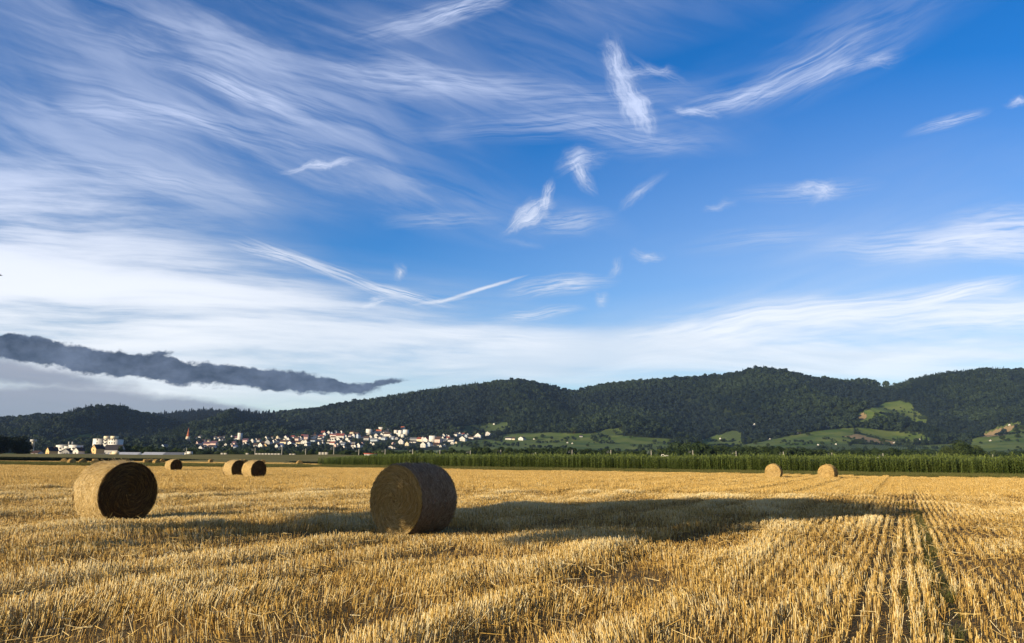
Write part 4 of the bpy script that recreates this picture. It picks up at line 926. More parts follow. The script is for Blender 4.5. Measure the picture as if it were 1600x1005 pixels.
TOWN = [(228.5,692,3,3,'g',cr,rk),(243,690,4,2.8,'e',oc,rb),(255,690.5,6,3.2,'e',w8,rk),(232,703,3,4,'g',gr,rk),(208,691,3,3,'g',gr,rk),(281,688,3,4,'g',gr,rk),
(305,686,5,3,'e',w8,rb),(313,684.5,5,4,'e',w8,rk),(318,690,7,3,'e',w8,rb),(326,690,6,3,'e',cr,rb),(310,695,5,5,'g',pk,rd),(316,693,3,4,'g',w8,rb),(324,696,9,5,'e',pk,rv),(335,696,9,6,'e',pk,rv),
(314.5,702.5,5,5.5,'g',w8,rk),(318.5,698,5,2.8,'e',w8,rk),(336,686.5,4,4.5,'e',w8,rk),(342,685,6,3,'e',w8,rb),(349,684,7,2.8,'e',w8,rk),(348,688,6,3,'e',gr,rk),(344,688.5,2.5,3,'g',w8,rk),(340.5,695.5,2.5,3,'g',w8,rk),(353.5,696,3.5,3.4,'g',w8,rb),(350,699,2.5,2.5,'g',gr,rk),
(378.8,687.8,3,3,'g',w8,rk),(384,690.5,8,4.5,'e',pk,rv),(361,695,2.8,3,'g',w8,rb),(364,697.7,3.2,3,'g',pk,rb),(368.5,700,4.5,4,'e',bl,rbl),(366,694.5,7,4,'e',pk,rv),(381,695.5,3,3,'g',gr,rk),(387,695,4.8,4.2,'g',w8,rb),(395.5,691,4,5,'g',w8,rk),(401,687,2.6,2.5,'g',gr,rk),(399.5,697.5,5,4,'e',w8,rb),(405,690,5,4,'e',gr,rb),(406.5,688.5,2.5,3,'g',w8,rk),
(417.5,687,3.6,5,'g',w8,rk),(409.5,698.5,7,6,'g',w8,rb),(415,698.5,5,5,'g',oc,rb),(418,698.5,3,3,'g',w8,rk),(413,693.5,8,3.2,'e',gr,rb),(420,693.5,7,6,'g',gr,rk),(425,685,4,3,'e',gr,rb),(434,687,3,5.5,'g',cr,rb),(437.8,685.5,2.5,2.5,'g',w8,rk),(428.5,691.5,3,4,'g',w8,rv),(433,691,5.5,4.8,'g',w8,rv),(434.8,694.8,5,2.6,'e',w8,rb),(433.8,699.5,4.5,5,'g',w8,rk),(439.5,698,6,5,'e',gr,rbl),(443.5,693,9,4.8,'e',cr,rb),(447.5,686,4.5,5,'g',w8,rv),(452,689,4.2,5,'g',w8,rb),(455.5,694,6.5,4.5,'g',w8,rd),(458,685,6,4,'e',w8,rd),
(445,688.5,4,3,'g',w8,rk),(450,691.5,4,3.6,'e',w8,rb),(464.5,688,7,5,'e',pk,rb),(467.5,686,3,4,'g',cr,rv),(470.5,687,4,5,'g',w8,rk),(473,683.5,8,4,'e',pk,rd),(478,686,6,6,'e',pk,rv),(465.5,693,7,3.4,'e',cr,rb),(463,699,4.2,5,'g',w8,rb),(474,693,5,5,'g',w8,rb),(478.5,693,5,5.5,'g',w8,rb),(480.5,696,5,3,'g',w8,rk),(484,692.5,2.2,3,'g',w8,rk),
(488.5,685.5,5,5,'e',w8,rk),(492,684.5,4,5,'e',w8,rb),(494.8,682,3.5,4,'g',w8,rk),(491.5,679,4.2,2.8,'e',cr,rb),(500,679.5,3,3.2,'g',w8,rb),(504.8,679,5,5,'e',w8,rd),(502.5,683.5,9,3.4,'e',w8,rd),(508.5,680,4,4,'g',w8,rv),(500.5,686.5,6,3.6,'e',w8,rb),(514,677.5,3.5,4,'g',w8,rk),(489.5,689.2,8,2.8,'e',bl,rk),(498,688.8,6,2.4,'e',bl,rk),(504,688.6,4,2.4,'e',gr,rk),(498.5,694.5,2.3,4,'g',w8,rk),(505,693.5,2,3.6,'g',gr,rk),
(519.5,678,3,3,'g',bl,rk),(518.5,681.5,5,3.4,'e',w8,rd),(525.5,676,4.5,4,'g',w8,rk),(524,682,6,4,'e',pk,rv),(534.8,676.5,3,3.6,'g',w8,rb),(520.5,685,7,3.2,'e',w8,rb),(514.5,688.5,4,3,'e',w8,rb),(514,692.5,5,2.4,'e',w8,rb),(519,689.5,3,3,'g',w8,rk),(523,689.8,4,3.6,'g',w8,rb),(531,688.5,6,4,'g',w8,rk),(534,691.8,3.6,3.6,'g',w8,rb),(520,694.5,9,4,'e',w8,rd),(524,698,3,4,'g',pk,rd),(528.5,697.5,4,4.6,'g',w8,rd),(536,696.5,7,5,'e',bl,rg_),(538,699,3.5,2.6,'g',w8,rk),(541,682.5,2.6,3,'g',w8,rk),(546.8,683,3.4,4,'e',w8,rv),(550,677,5,3.2,'e',cr,rb),(556.5,680,8,4,'e',pk,rb),(553.5,683,4,5,'g',w8,rb),(560,684.5,3.2,6,'g',bl,rg_),(544.5,687.8,5,4,'g',w8,rk),(547,691.5,4,4,'g',w8,rb),(552.5,693,4.5,3,'e',w8,rk),(552,697.5,4.2,4,'e',w8,rb),(555.5,699,3,4,'g',w8,rk),(551,700.5,3,3,'g',w8,rk),(562.5,698.5,6,5.5,'g',w8,rk),(566,694,3,3,'g',pk,rd),(548,696,4,3,'e',bl,rbl),
(567,684,6,3.2,'e',w8,rb),(573,687,7,4.6,'e',gr,rb),(579.5,684.5,4.6,4.2,'g',w8,rb),(576.5,678.5,7,7,'f',w8,rk),(583,677,8,4.2,'e',w8,rb),(588.5,682,5,4,'g',w8,rb),(592,676,8,4,'e',w8,ro),(595.5,671.8,6,3.8,'f',w8,rk),(585,689,10,4,'e',bl,rg_),(588.5,685.5,4,4,'g',w8,rb),(597,680.8,4,4,'g',w8,rk),(595,685.5,4,3,'g',w8,rb),(584.5,695,3.2,3.2,'g',w8,rk),(580.5,692.8,2.5,2.4,'g',w8,rk),
(600,686.8,7,4,'e',bl,rg_),(606,673,5,3.6,'g',w8,rd),(603,677,8,3.6,'e',gr,rk),(605.5,681,9,4.6,'e',w8,rb),(611,683,3.4,3,'g',w8,rk),(613.5,686,6,4,'e',bl,rg_),(620.5,686,4,3,'g',gr,rv),(619,676.5,5,4,'f',w8,rk),(621.5,680,4,3.4,'f',w8,rk),(625.5,681.5,4.6,8,'f',w8,rk),(629.5,683,4,4,'f',w8,rk),(634,679.5,6.6,7,'f',w8,rk),(615.5,694,4,2.8,'g',pk,rd),(643,691.5,3.6,2.4,'e',w8,rk),(648.5,691.5,3.2,2.8,'e',w8,rk),(611,700.5,8,3.6,'g',w8,rb),(617,700.8,2.6,2.2,'g',w8,rk),(646,687.5,9,3.2,'e',gr,rg_),
(656,689,7,5,'e',cr,rd),(660.8,689.5,3.2,6.4,'g',w8,rk),(667,690,6.5,6,'g',w8,rd),(676,690.5,8,8.2,'f',w8,rk),(685,691,8,7.6,'e',pk,rb),(693.5,689,4.6,6,'g',w8,rk),(694,681.8,4,3.6,'g',w8,rk),(698.5,682,3,3.2,'g',w8,rk),(701.8,684,2.2,4,'g',w8,rk),(705,690,8,5,'e',w8,rk),(700.5,686.5,5,4,'e',w8,rd),(712.5,681,5,4.4,'e',w8,rk),(716,680,3,4,'g',w8,rb),(718.8,681,3,5,'g',w8,rk),(723,680,6,3.2,'e',w8,rd),(728.5,683,3.6,4,'g',bl,rk),(731.5,681.5,4,4,'g',gr,rk),(707,693.5,4.2,3.6,'g',w8,rk),(712.5,692.5,3.2,2.6,'g',cr,rb),(662.5,698.5,7,7,'g',w8,rk),(671.5,697,5,6,'g',bl,rg_),(682,697.5,8,4.4,'e',cr,rb),(688.5,698.2,3,3,'g',w8,rk),(694.5,697,3,3.2,'g',w8,rk),
(736,685,7,2.8,'e',w8,rb),(743,683,4,3,'e',w8,rk),(748,684,8,6.4,'g',w8,rb),(795,686.5,9,3,'e',w8,rk),(803,686.8,4,3.2,'e',cr,rb),(816,687,7,4,'g',w8,rk),(908,682.5,4,2.4,'e',gr,rk)]
for e in TOWN: house(*e)
# the buildings that stand out
house(636.5, 696, 4.8, 5.2, 'g', cr, rb, 'small cream arched chapel-like house among dark trees right of the village middle'); LM.append(('the cream arched house', 636.5, 693))
house(532, 684.5, 10.5, 6.2, 'e', w8, rd, 'long white house under a wide bright red roof in the upper village', 'houses of the hillside village'); LM.append(('the wide bright red roof', 532, 681))
house(628.5, 670.5, 7, 3.6, 'e', w8, ro, 'small white house with orange red roof standing highest above the village', 'houses of the hillside village'); LM.append(('the topmost orange roof', 628, 669))
house(627, 693, 6.8, 6.5, 'g', w8, rk, 'bright white gabled house left of the row of striped sheds', 'houses of the hillside village'); LM.append(('the white gable by the sheds', 627, 690))
house(723.5, 688.5, 8, 6, 'g', w8, rb, 'big bright white gabled house at the right side of the village', 'houses of the hillside village'); LM.append(('the big white gable', 723, 685))
house(762.5, 680, 8, 5, 'g', w8, rb, 'white gabled villa standing alone at the right end of the village', 'houses of the hillside village'); LM.append(('the lone white villa', 762, 677))
house(331, 702.5, 10.5, 6.2, 'e', w8, rk, 'wide bright white hall with dark roof below the pointed red steeple', 'houses of the hillside village'); LM.append(('the wide white hall', 331, 699))
house(257.5, 700.8, 7.5, 5.6, 'g', bl, rg_, 'pale gabled house among dark trees left of the red steeple', 'houses of the hillside village'); LM.append(('the pale gabled house', 257, 698))
LM += [('the pointed red steeple', 293, 680), ('the white church tower', 374, 682), ('the blue roofed house', 439.5, 693)]
# row of sheds with pale stripes
X, Y, Zb = hit(634, 689.5, 1150)
for k in range(7):
    X, Y, Zb = hit(628 + k * 2.6, 688.8 - k * .45, 1150); rt_ = empty('terrace_shed', (X, Y, Zb), R(-28)); s_ = Y / FPX
    obj('wall', gable_body('wall', 2.0 * s_, 12, 3.0, 2.2, M['wall_white'], 3), rt_); obj('roof', roof_slabs('roof', 2.0 * s_, 12, 3.0, 2.2, M['roof_dark'], .2, .3), rt_)
    defer(rt_, 'narrow white gabled shed', 628 + k * 2.6, 686.8 - k * .45, 'shed', 'row of narrow sheds in the village')
for (x, y) in ((1178.7, 665.2), (1098, 687), (1125.5, 685.6), (1202.5, 686.4), (1246.5, 677), (1294.5, 667), (1278, 695.2), (1306, 694.2), (1396.5, 691.8), (1451, 690), (1577, 664.4), (1547, 688.6), (590, 663.6), (772, 663), (400, 661.5), (31, 678.8), (40, 682), (886.5, 692), (894, 693), (835, 686.3), (1436, 687.2)):
    big = x == 1178.7
    house(x, y, 4.2 if big else 2.4, 3.2 if big else 2.0, 'g', w8, rk if not big else rg_, extra=big, desc='tiny white vineyard hut' if not big else 'lone white house in the forest', cat='hut' if not big else 'house', group='huts scattered over the slopes', name='vineyard_hut' if not big else 'house', nwin=1)
LM += [('the round green knoll', 1395, 645), ('the bare tan slope', 1575, 670), ('the large round-crowned tree', 1505, 700), ('the vineyard mound', 1145, 680), ('the lone pale farm', 800, 685), ('the tan track', 1360, 688), ('the far left meadow', 60, 684), ('the red roofed shed', 578, 709), ('the white apartment block', 166, 688), ('the white and red shed', 1364, 715), ('the ridge meadow', 420, 661), ('the bright meadow band', 1235, 685), ('the wide green slope', 930, 693)]

def at_px(px, py, Y):
    d = pdir(px, py); return d[0] / d[1] * Y, Y, CAMZ + Y * d[2] / d[1]
# church with the red steeple
X, Y, Zb = hit(293, 691.5, 1150); HOUSES.append((X, Y, 22)); s_ = Y / FPX
rt_ = empty('church', (X, Y, Zb), R(-22)); tag(rt_, 'village church with tall pointed red steeple on a pale tower', 'church')
tw_ = 4.4 * s_; th = 9.0 * s_
obj('tower', boxes('tower', [(-tw_ / 2, tw_ / 2, -tw_ / 2, tw_ / 2, -3, th)], M['wall_cream']), rt_)
me = bpy.data.meshes.new('spire'); hh_ = tw_ / 2 * 1.02; V = [(math.cos(k * math.pi / 4 + .39) * hh_ * 1.08, math.sin(k * math.pi / 4 + .39) * hh_ * 1.08, th + .01) for k in range(8)] + [(0, 0, th + 14.0 * s_)]
me.from_pydata(V, [], [(k, (k + 1) % 8, 8) for k in range(8)] + [tuple(range(7, -1, -1))]); me.materials.append(M['roof_orange']); obj('spire', me, rt_)
obj('nave', gable_body('nave', 8, 20, 6, 5, M['wall_grey']), rt_, (tw_ / 2 + 5, 8, 0)); obj('nave_roof', roof_slabs('nave_roof', 8, 20, 6, 5, M['roof_brown']), rt_, (tw_ / 2 + 5, 8, 0))
obj('clock_face', boxes('clock_face', [(-.9, .9, -tw_ / 2 - .08, -tw_ / 2 - .003, th * .75, th * .75 + 1.8)], M['roof_dark']), rt_)
# white church with square tower
X, Y, Zb = hit(374.5, 688.5, 1150); HOUSES.append((X, Y, 22)); HOUSES.append((X - 10, Y, 24)); s_ = Y / FPX
rt_ = empty('church', (X, Y, Zb), R(-16)); tag(rt_, 'white church with a blunt square tower and a nave stretching to its left', 'church')
tw_ = 5.0 * s_; th = 11.5 * s_
obj('tower', boxes('tower', [(-tw_ / 2, tw_ / 2, -tw_ / 2, tw_ / 2, -3, th)], M['wall_white']), rt_)
tp_ = obj('tower_roof', boxes('tower_roof', [(-tw_ / 2 - .3, tw_ / 2 + .3, -tw_ / 2 - .3, tw_ / 2 + .3, th + .003, th + 1.0)], M['roof_dark']), rt_)
obj('spire_cross', boxes('spire_cross', [(-.15, .15, -.15, .15, th + 1.0, th + 5.5), (-.8, .8, -.12, .12, th + 3.9, th + 4.3)], M['steel']), tp_)
for k in range(3): window(rt_, 0, -tw_ / 2, th * (.3 + .2 * k), 1.4, 2.6, 0)
nv = obj('nave', gable_body('nave', 9, 11.5 * s_, 7, 6, M['wall_white']), rt_, (-tw_ / 2 - 5.8 * s_, 2, 0)); nv.rotation_euler = (0, 0, math.pi / 2)
nr_ = obj('nave_roof', roof_slabs('nave_roof', 9, 11.5 * s_, 7, 6, M['roof_violet']), rt_, (-tw_ / 2 - 5.8 * s_, 2, 0)); nr_.rotation_euler = (0, 0, math.pi / 2)
obj('west_gable', gable_body('west_gable', 3.6 * s_, 5, 5 * s_, 3 * s_, M['wall_white']), rt_, (-tw_ / 2 - 10.5 * s_, -4, 0))

# ---- near buildings on the left, on the plain
# white apartment block
X, Y, Zb = at_px(167, 712, 720); rt_ = empty('apartment_block', (X, Y, 0), R(-20)); tag(rt_, 'tall white apartment block with flat roof and two roof boxes at the far left', 'apartments')
L_ = 25.0; H_ = 18.6
b1 = obj('wall', boxes('wall', [(-13, -4.2, -6, 5, -1, H_), (-4.2, 2.6, -3.2, 5.6, -1, H_ - .3), (4.0, 13.6, -3.6, 5, -1, H_ - .5), (2.6, 4.0, 0, 4.8, -1, H_ - 1.2)], M['wall_white']), rt_)
rf = obj('roof', boxes('roof', [(-13.2, -4.0, -6.2, 5.2, H_ + .003, H_ + .3), (-3.9, 13.9, -3.9, 5.3, H_ - .28, H_ - .02 + .2)], M['roof_grey']), rt_)
for x0 in (-3.6, 5.0): obj('roof_box', boxes('roof_box', [(x0, x0 + 4.2, -2.6, 3.0, H_ + .2, H_ + 2.6)], M['wall_cream']), rf)
for j in range(6):
    zz = 2.0 + j * 3.0
    window(rt_, -7.6, -6.0, zz, 1.4, 1.4, 0)
    for x in (-2.6, 1.2): window(rt_, x, -3.2, zz, 1.6, 1.4, 0)
    for x in (5.6, 8.6, 11.6): window(rt_, x, -3.6, zz, 1.4, 1.4, 0)
    obj('balcony', boxes('balcony', [(-1.9, .3, -4.4, -3.203, zz - .4, zz + .6)], M['wall_grey']), rt_)
# white terraced block
X, Y, Zb = at_px(107, 712, 700); rt_ = empty('apartment_block', (X, Y, 0), R(-14)); tag(rt_, 'lower white stepped apartment building left of the tall block, with pipes on the roof', 'apartments')
obj('wall', boxes('wall', [(-10.5, -2.5, -5, 5, -1, 12.0), (-2.5, 2.2, -4.2, 5, -1, 11.2), (2.2, 10.6, -3.6, 5, -1, 12.2)], M['wall_white']), rt_)
rf = obj('roof', boxes('roof', [(-10.7, 10.8, -2.8, 5.2, 12.203, 12.5)], M['roof_grey']), rt_)
for x0 in (-1.0, 3.0): obj('flue', boxes('flue', [(x0, x0 + .9, -1, 0, 12.5, 15.2)], M['wall_grey']), rf)
for j in range(3):
    for x in (-8.4, -5.2): window(rt_, x, -5.0, 2.4 + j * 3, 2.0, 1.4, 0)
    for x in (4.2, 7.8): window(rt_, x, -3.6, 2.4 + j * 3, 2.2, 1.3, 0)
    obj('balcony', boxes('balcony', [(-2.3, 2.0, -6.0, -4.203, 1.9 + j * 3, 2.8 + j * 3)], M['wall_white']), rt_)
house(80.5, 711.2, 11.0, 12, 'g', oc, rk, 'yellow gabled farmhouse with dark roof behind the dark crop', 'farm houses on the plain', name='farmhouse', Yd=640, yaw=-34, cat='house')
house(104, 711.3, 13, 9.6, 'g', gr, rk, 'dark farmhouse with low grey gable between the yellow house and the white gable', 'farm houses on the plain', name='farmhouse', Yd=665, yaw=8, cat='house')
house(122.5, 711.2, 9.5, 11.2, 'g', w8, rk, 'small steep white gabled house below the flat white block', 'farm houses on the plain', name='farmhouse', Yd=650, yaw=-10, cat='house')
house(152, 711.5, 12, 16, 'g', oc, rk, 'ochre house with dark steep roof in front of the tall apartment block', 'farm houses on the plain', name='farmhouse', Yd=655, yaw=-28, cat='house')
house(178, 711, 26, 15, 'e', gr, rk, 'long dark roofed barn right in front of the apartment block', 'farm houses on the plain', name='barn', Yd=690, yaw=-4, cat='barn')
house(58, 711.6, 11, 4.6, 'e', gr, rb, 'low brown roofed shed between the black tree and the yellow farmhouse', None, name='shed', Yd=620, yaw=-6, cat='shed', extra=False)
# grey silo tower
X, Y, Zb = at_px(49.5, 711, 760); rt_ = empty('silo_tower', (X, Y, 0)); tag(rt_, 'slim grey concrete tower rising right of the black tree', 'tower')
V, F = tube([(0, 0, -.5), (0, 0, 8), (0, 0, 16.2)], [1.5, 1.4, 1.3], 14); obj('shaft', npmesh('shaft', V, F, M['concrete'], smooth=True), rt_)
obj('head', boxes('head', [(-2.1, 2.1, -2.1, 2.1, 16.2, 18.4)], M['wall_grey']), rt_)
# long low halls
def hall(x0, x1, ytop, Yd, wall, roof, label, d_=16, hw=1.6, name='greenhouse_hall'):
    a_ = at_px(x0, 711.5, Yd); b_ = at_px(x1, 711.5, Yd); h = max(2.0, at_px((x0 + x1) / 2, ytop, Yd)[2]); w_ = b_[0] - a_[0]
    rt_ = empty(name, ((a_[0] + b_[0]) / 2, Yd, 0)); tag(rt_, label, 'hall', 'long low halls behind the dark crop')
    wl = obj('wall', gable_body('wall', d_, w_, h * .45, h * .5, M[wall], .5), rt_); wl.rotation_euler = (0, 0, math.pi / 2)
    rf = obj('roof', roof_slabs('roof', d_, w_, h * .45, h * .5, M[roof], .3, .12), rt_); rf.rotation_euler = (0, 0, math.pi / 2)
    for k in range(3): window(rt_, -w_ / 2 + w_ * (k + .5) / 3, -d_ / 2, .3, 1.6, max(.5, h * .22), 0)
    LM.append(('the ' + name.replace('_', ' ') + ' at its foot', (x0 + x1) / 2, ytop))
hall(100, 168, 709.0, 612, gr, rg_, 'very long low grey hall in front of the white gabled farmhouse')
hall(172, 219, 706.4, 625, w8, rp, 'leftmost of three long pale roofed halls right of the apartment block')
hall(226, 261, 706.4, 622, w8, rp, 'middle one of three long pale roofed halls right of the apartment block')
hall(259, 288, 706.6, 618, w8, rv if False else rg_, 'right end one of three long halls, with bluish grey roof')
LM[:] = [l for l in LM if 'at its foot' not in l[0]]
M['red_paint'] = simple('red_roof_sheet', (.38, .06, .04), .6, .3, .15, 1)
X, Y, Zb = at_px(578.5, 711.5, 600); rt_ = empty('field_shed', (X, 600, 0), R(4)); tag(rt_, 'low shed with flat bright red roof behind the left end of the maize', 'shed')
zt = at_px(578.5, 708.3, 600)[2]; obj('wall', boxes('wall', [(-4.4, 4.4, -3, 3, -.3, zt - .6)], M['wall_grey']), rt_); obj('roof', boxes('roof', [(-4.9, 4.9, -3.4, 3.4, zt - .597, zt)], M['red_paint']), rt_)
X, Y, Zb = at_px(1364, 718, 520); rt_ = empty('low_hall', (X, 520, 0), R(2)); tag(rt_, 'low long shed with white middle and reddish ends showing above the maize', 'hall')
zt = at_px(1364, 714.3, 520)[2]; obj('wall', boxes('wall', [(-11.5, 11.5, -3, 3, -.3, zt - .9)], M['wall_white']), rt_)
obj('roof', boxes('roof', [(-5.5, 6.5, -3.3, 3.3, zt - .897, zt)], M['wall_white']), rt_); obj('roof', boxes('roof', [(-12, -5.503, -3.3, 3.3, zt - .897, zt - .15), (6.503, 12, -3.3, 3.3, zt - .897, zt - .15)], M['red_paint']), rt_)

# lorries parked by the halls
def lorry(px, py, Yd, L, Hh, body, label):
    X, Y, Zb = at_px(px, py, Yd); rt_ = empty('lorry', (X, Yd, Zb), R(-6)); tag(rt_, label, 'lorry', 'vehicles by the halls')
    obj('cargo_box', boxes('cargo_box', [(-L / 2 + 1.9, L / 2, -1.2, 1.2, .9, Hh)], body), rt_)
    cb_ = bpy.data.meshes.new('cab'); x0 = -L / 2; V = [(x0, y, z) for y in (-1.15, 1.15) for z in (0,)]; P2 = [(x0, .55), (x0 + 1.8, .55), (x0 + 1.8, 2.7), (x0 + .5, 2.7), (x0, 1.7)]
    V = [(x, -1.15, z) for x, z in P2] + [(x, 1.15, z) for x, z in P2]; cb_.from_pydata(V, [], [(0, 1, 2, 3, 4), (9, 8, 7, 6, 5)] + [(i, i + 5, (i + 1) % 5 + 5, (i + 1) % 5) for i in range(5)]); cb_.materials.append(body)
    cab = obj('cab', cb_, rt_); obj('side_window', boxes('side_window', [(x0 + .5, x0 + 1.4, -1.18, -1.152, 1.6, 2.4)], M['glass']), cab)
    for x in (x0 + .9, L / 2 - 2.2, L / 2 - .9):
        for sy_ in (-1, 1):
            V, F = tube([(x, sy_ * 1.2, .45), (x, sy_ * .9, .45)], [.45, .45], 14); F = list(F); o = len(V); V += [(x, sy_ * 1.2, .45), (x, sy_ * .9, .45)]
            me = bpy.data.meshes.new('wheel'); me.from_pydata([tuple(v) for v in V], [], F + [(k, (k + 1) % 14, o) for k in range(14)] + [(14 + k, 14 + (k + 1) % 14, o + 1) for k in range(14)]); me.materials.append(M['roof_dark']); obj('wheel', me, rt_)
    obj('chassis', boxes('chassis', [(x0 + 1.7, L / 2, -.5, .5, .55, .897)], M['roof_dark']), rt_)
lorry(178.5, 711.9, 590, 6.5, 3.1, M['wall_cream'], 'cream lorry parked in front of the leftmost pale hall')
lorry(294.5, 711.6, 590, 5.6, 2.9, M['wall_white'], 'white lorry parked right of the bluish grey hall')
lorry(1039, 716.4, 500, 5.0, 2.2, M['wall_white'], 'small white van like vehicle just above the maize between two masts')

# railway masts: one built, the rest copied
M['mast'] = simple('mast_concrete', (.36, .34, .30), .85, .2, .12, 1.2)
V, F = tube([(0, 0, -.5), (0, 0, 4), (0, 0, 9.4)], [.36, .31, .24], 10); post = npmesh('mast_post', V, F, M['mast'], smooth=True)
arm = boxes('arm', [(-2.6, -.15, -.05, .05, 7.6, 7.72), (-2.6, -2.5, -.04, .04, 7.0, 8.4), (-2.3, -.15, -.04, .04, 8.5, 8.6)], M['steel']); ins = boxes('insulator', [(-.75, -.45, -.10, .10, 7.5, 7.82)], M['roof_brown'])
MX = [292, 399, 441, 478, 522, 561, 602, 645, 687.5, 735, 782.6, 837, 894, 954.5, 1017.5, 1082.5, 1150, 1224, 1299.7, 1379.5, 1464, 1551]
hor = lambda x: proj((x - 800) / 1175 * 1000, 1000, CAMZ)[1]
tops = [700, 700, 698, 701, 697.5, 702, 702, 702, 703, 704, 703, 707, 703, 703, 704, 703.6, 705, 706, 707.5, 708.5, 709.5, 710.5]
ordn = ['leftmost', 'second from left', 'third from left', 'fourth from left', 'fifth from left', 'sixth from left', 'seventh from left', 'eighth from left', 'ninth from left', 'tenth from left', 'eleventh from left', 'eleventh from right', 'tenth from right', 'ninth from right', 'eighth from right', 'seventh from right', 'sixth from right', 'fifth from right', 'fourth from right', 'third from right', 'second from right', 'rightmost']
for k, (x, tp) in enumerate(zip(MX, tops)):
    Yd = np.interp(x, [292, 1551], [585, 430]); X, Y, zt = at_px(x, tp, Yd); rt_ = empty('railway_mast', (X, Yd, 0)); rt_.scale = (1, 1, zt / 9.4)
    pm = obj('post', post, rt_); a_ = obj('arm', arm, rt_); obj('insulator', ins, a_)
    tag(rt_, 'pale concrete railway mast behind the crops, %s of the line' % ordn[k], 'mast', 'railway masts in a line behind the maize')

# pale barrier along the railway at the left
for (x0, x1, y0_) in ((345, 359, 707.8), (384, 393, 708), (399, 441, 708.2), (452, 466, 709), (498, 516, 706.6)):
    a_ = at_px(x0, y0_, 590); b_ = at_px(x1, y0_, 590)
    o = obj('noise_barrier', boxes('noise_barrier', [(a_[0] + k * 2.503, min(b_[0], a_[0] + k * 2.503 + 2.5), 589.9, 590.1, 0, a_[2]) for k in range(max(1, int((b_[0] - a_[0]) / 2.5)))], M['mast']))
    tag(o, 'low pale barrier panels behind the olive field, %s' % {345: 'left of the white church tower', 384: 'just right of the white church tower', 399: 'longest one, under the village', 452: 'right of the longest one', 498: 'rightmost and highest one'}[x0], 'barrier')

# ------------------------------------------------------------------ trees that can be told apart
bt_ = [(foliage('crown_a', 1500, .75, 3.9, 3.7, 5.0, 601, M['leaf_mid'], 11), trunk_mesh('trunk_a', 3.6, .28, 1)), (foliage('crown_b', 1500, .75, 3.6, 4.2, 5.3, 602, M['leaf_dark'], 10), trunk_mesh('trunk_b', 3.8, .26, 2)),
       (foliage('crown_c', 1500, .7, 4.4, 3.2, 4.4, 603, M['leaf_dark'], 12, spread=.65), trunk_mesh('trunk_c', 3.0, .3, 3)), (foliage('crown_d', 1300, .7, 3.0, 4.6, 5.6, 604, M['leaf_mid'], 9), trunk_mesh('trunk_d', 4.0, .24, 4))]
bush = [(foliage('bush_crown', 700, .6, 3.2, 2.4, 2.3, 605, M['leaf_dark'], 8), trunk_mesh('bush_stem', 1.6, .14, 5, 5, 1.6)), (foliage('bush_crown_b', 700, .6, 3.0, 2.6, 2.5, 606, M['leaf_mid'], 8), trunk_mesh('bush_stem_b', 1.6, .14, 6, 5, 1.6))]
tk = 0
def tree(px, top, Yd, wf, proto_i, desc, group, kind='tree', base=None, name='tree', label=None):
    global tk
    d = pdir(px, top); X = d[0] / d[1] * Yd; zt = CAMZ + Yd * d[2] / d[1]; zb = float(gz(X, Yd)) if base is None else base
    h = max(2.0, zt - zb); P_ = (bt_ if kind == 'tree' else bush)[proto_i]
    hm = max(v.co.z for v in P_[0].vertices) if P_[0].name not in HM else HM[P_[0].name]; HM[P_[0].name] = hm
    sc_ = h / hm; rt_ = empty(name, (X, Yd, zb), random.uniform(0, 6.28)); rt_.scale = (sc_ * wf, sc_ * wf, sc_)
    obj('crown', P_[0], rt_); obj('trunk', P_[1], rt_)
    if label: tag(rt_, label, kind, group)
    else: defer(rt_, desc, px, top + 5, kind, group)
HM = {}
topc = [(48, 704), (90, 704), (140, 702), (170, 700), (200, 694), (230, 698), (290, 699), (340, 704), (440, 703), (560, 704), (640, 703), (700, 702), (760, 698), (800, 701), (900, 698), (960, 703), (1000, 702), (1060, 697), (1090, 692), (1120, 699), (1180, 698), (1250, 699), (1330, 704), (1400, 700), (1440, 707), (1466, 708), (1545, 709), (1600, 706), (1680, 704)]
x = 50.0; k = 0
while x < 1640:
    if not (60 < x < 130 or 145 < x < 185 or 1462 < x < 1545 or 1010 < x < 1030 or 1436 < x < 1452):
        tp = float(np.interp(x, [p[0] for p in topc], [p[1] for p in topc])) + random.uniform(-2.0, 3.0)
        i = random.choice([0, 1, 1, 2, 2, 3]); tree(x, tp, random.uniform(640, 780) if x < 700 else random.uniform(520, 680), random.uniform(1.0, 1.45), i, ['mid green belt tree', 'dark leafy belt tree', 'low spreading belt tree', 'narrow mid green belt tree'][i], 'trees in the dark belt behind the crops')
    x += random.uniform(7.5, 12.5); k += 1
# second, deeper row below the village
x = 215.0
while x < 1640:
    tp = float(np.interp(x, [215, 300, 440, 560, 700, 760, 860, 1000, 1060, 1100, 1250, 1400, 1640], [702, 705, 705, 706, 706, 702, 703, 706, 690, 692, 700, 702, 704])) + random.uniform(-1.5, 1.5)
    if not (870 < x < 1050 and random.random() < .7):
        i = random.choice([0, 1, 2]); tree(x, tp, random.uniform(1000, 1150), random.uniform(1.0, 1.4), i, ['green tree below the slopes', 'dark tree below the slopes', 'wide tree below the slopes'][i], 'trees at the foot of the slopes')
    x += random.uniform(13, 22)
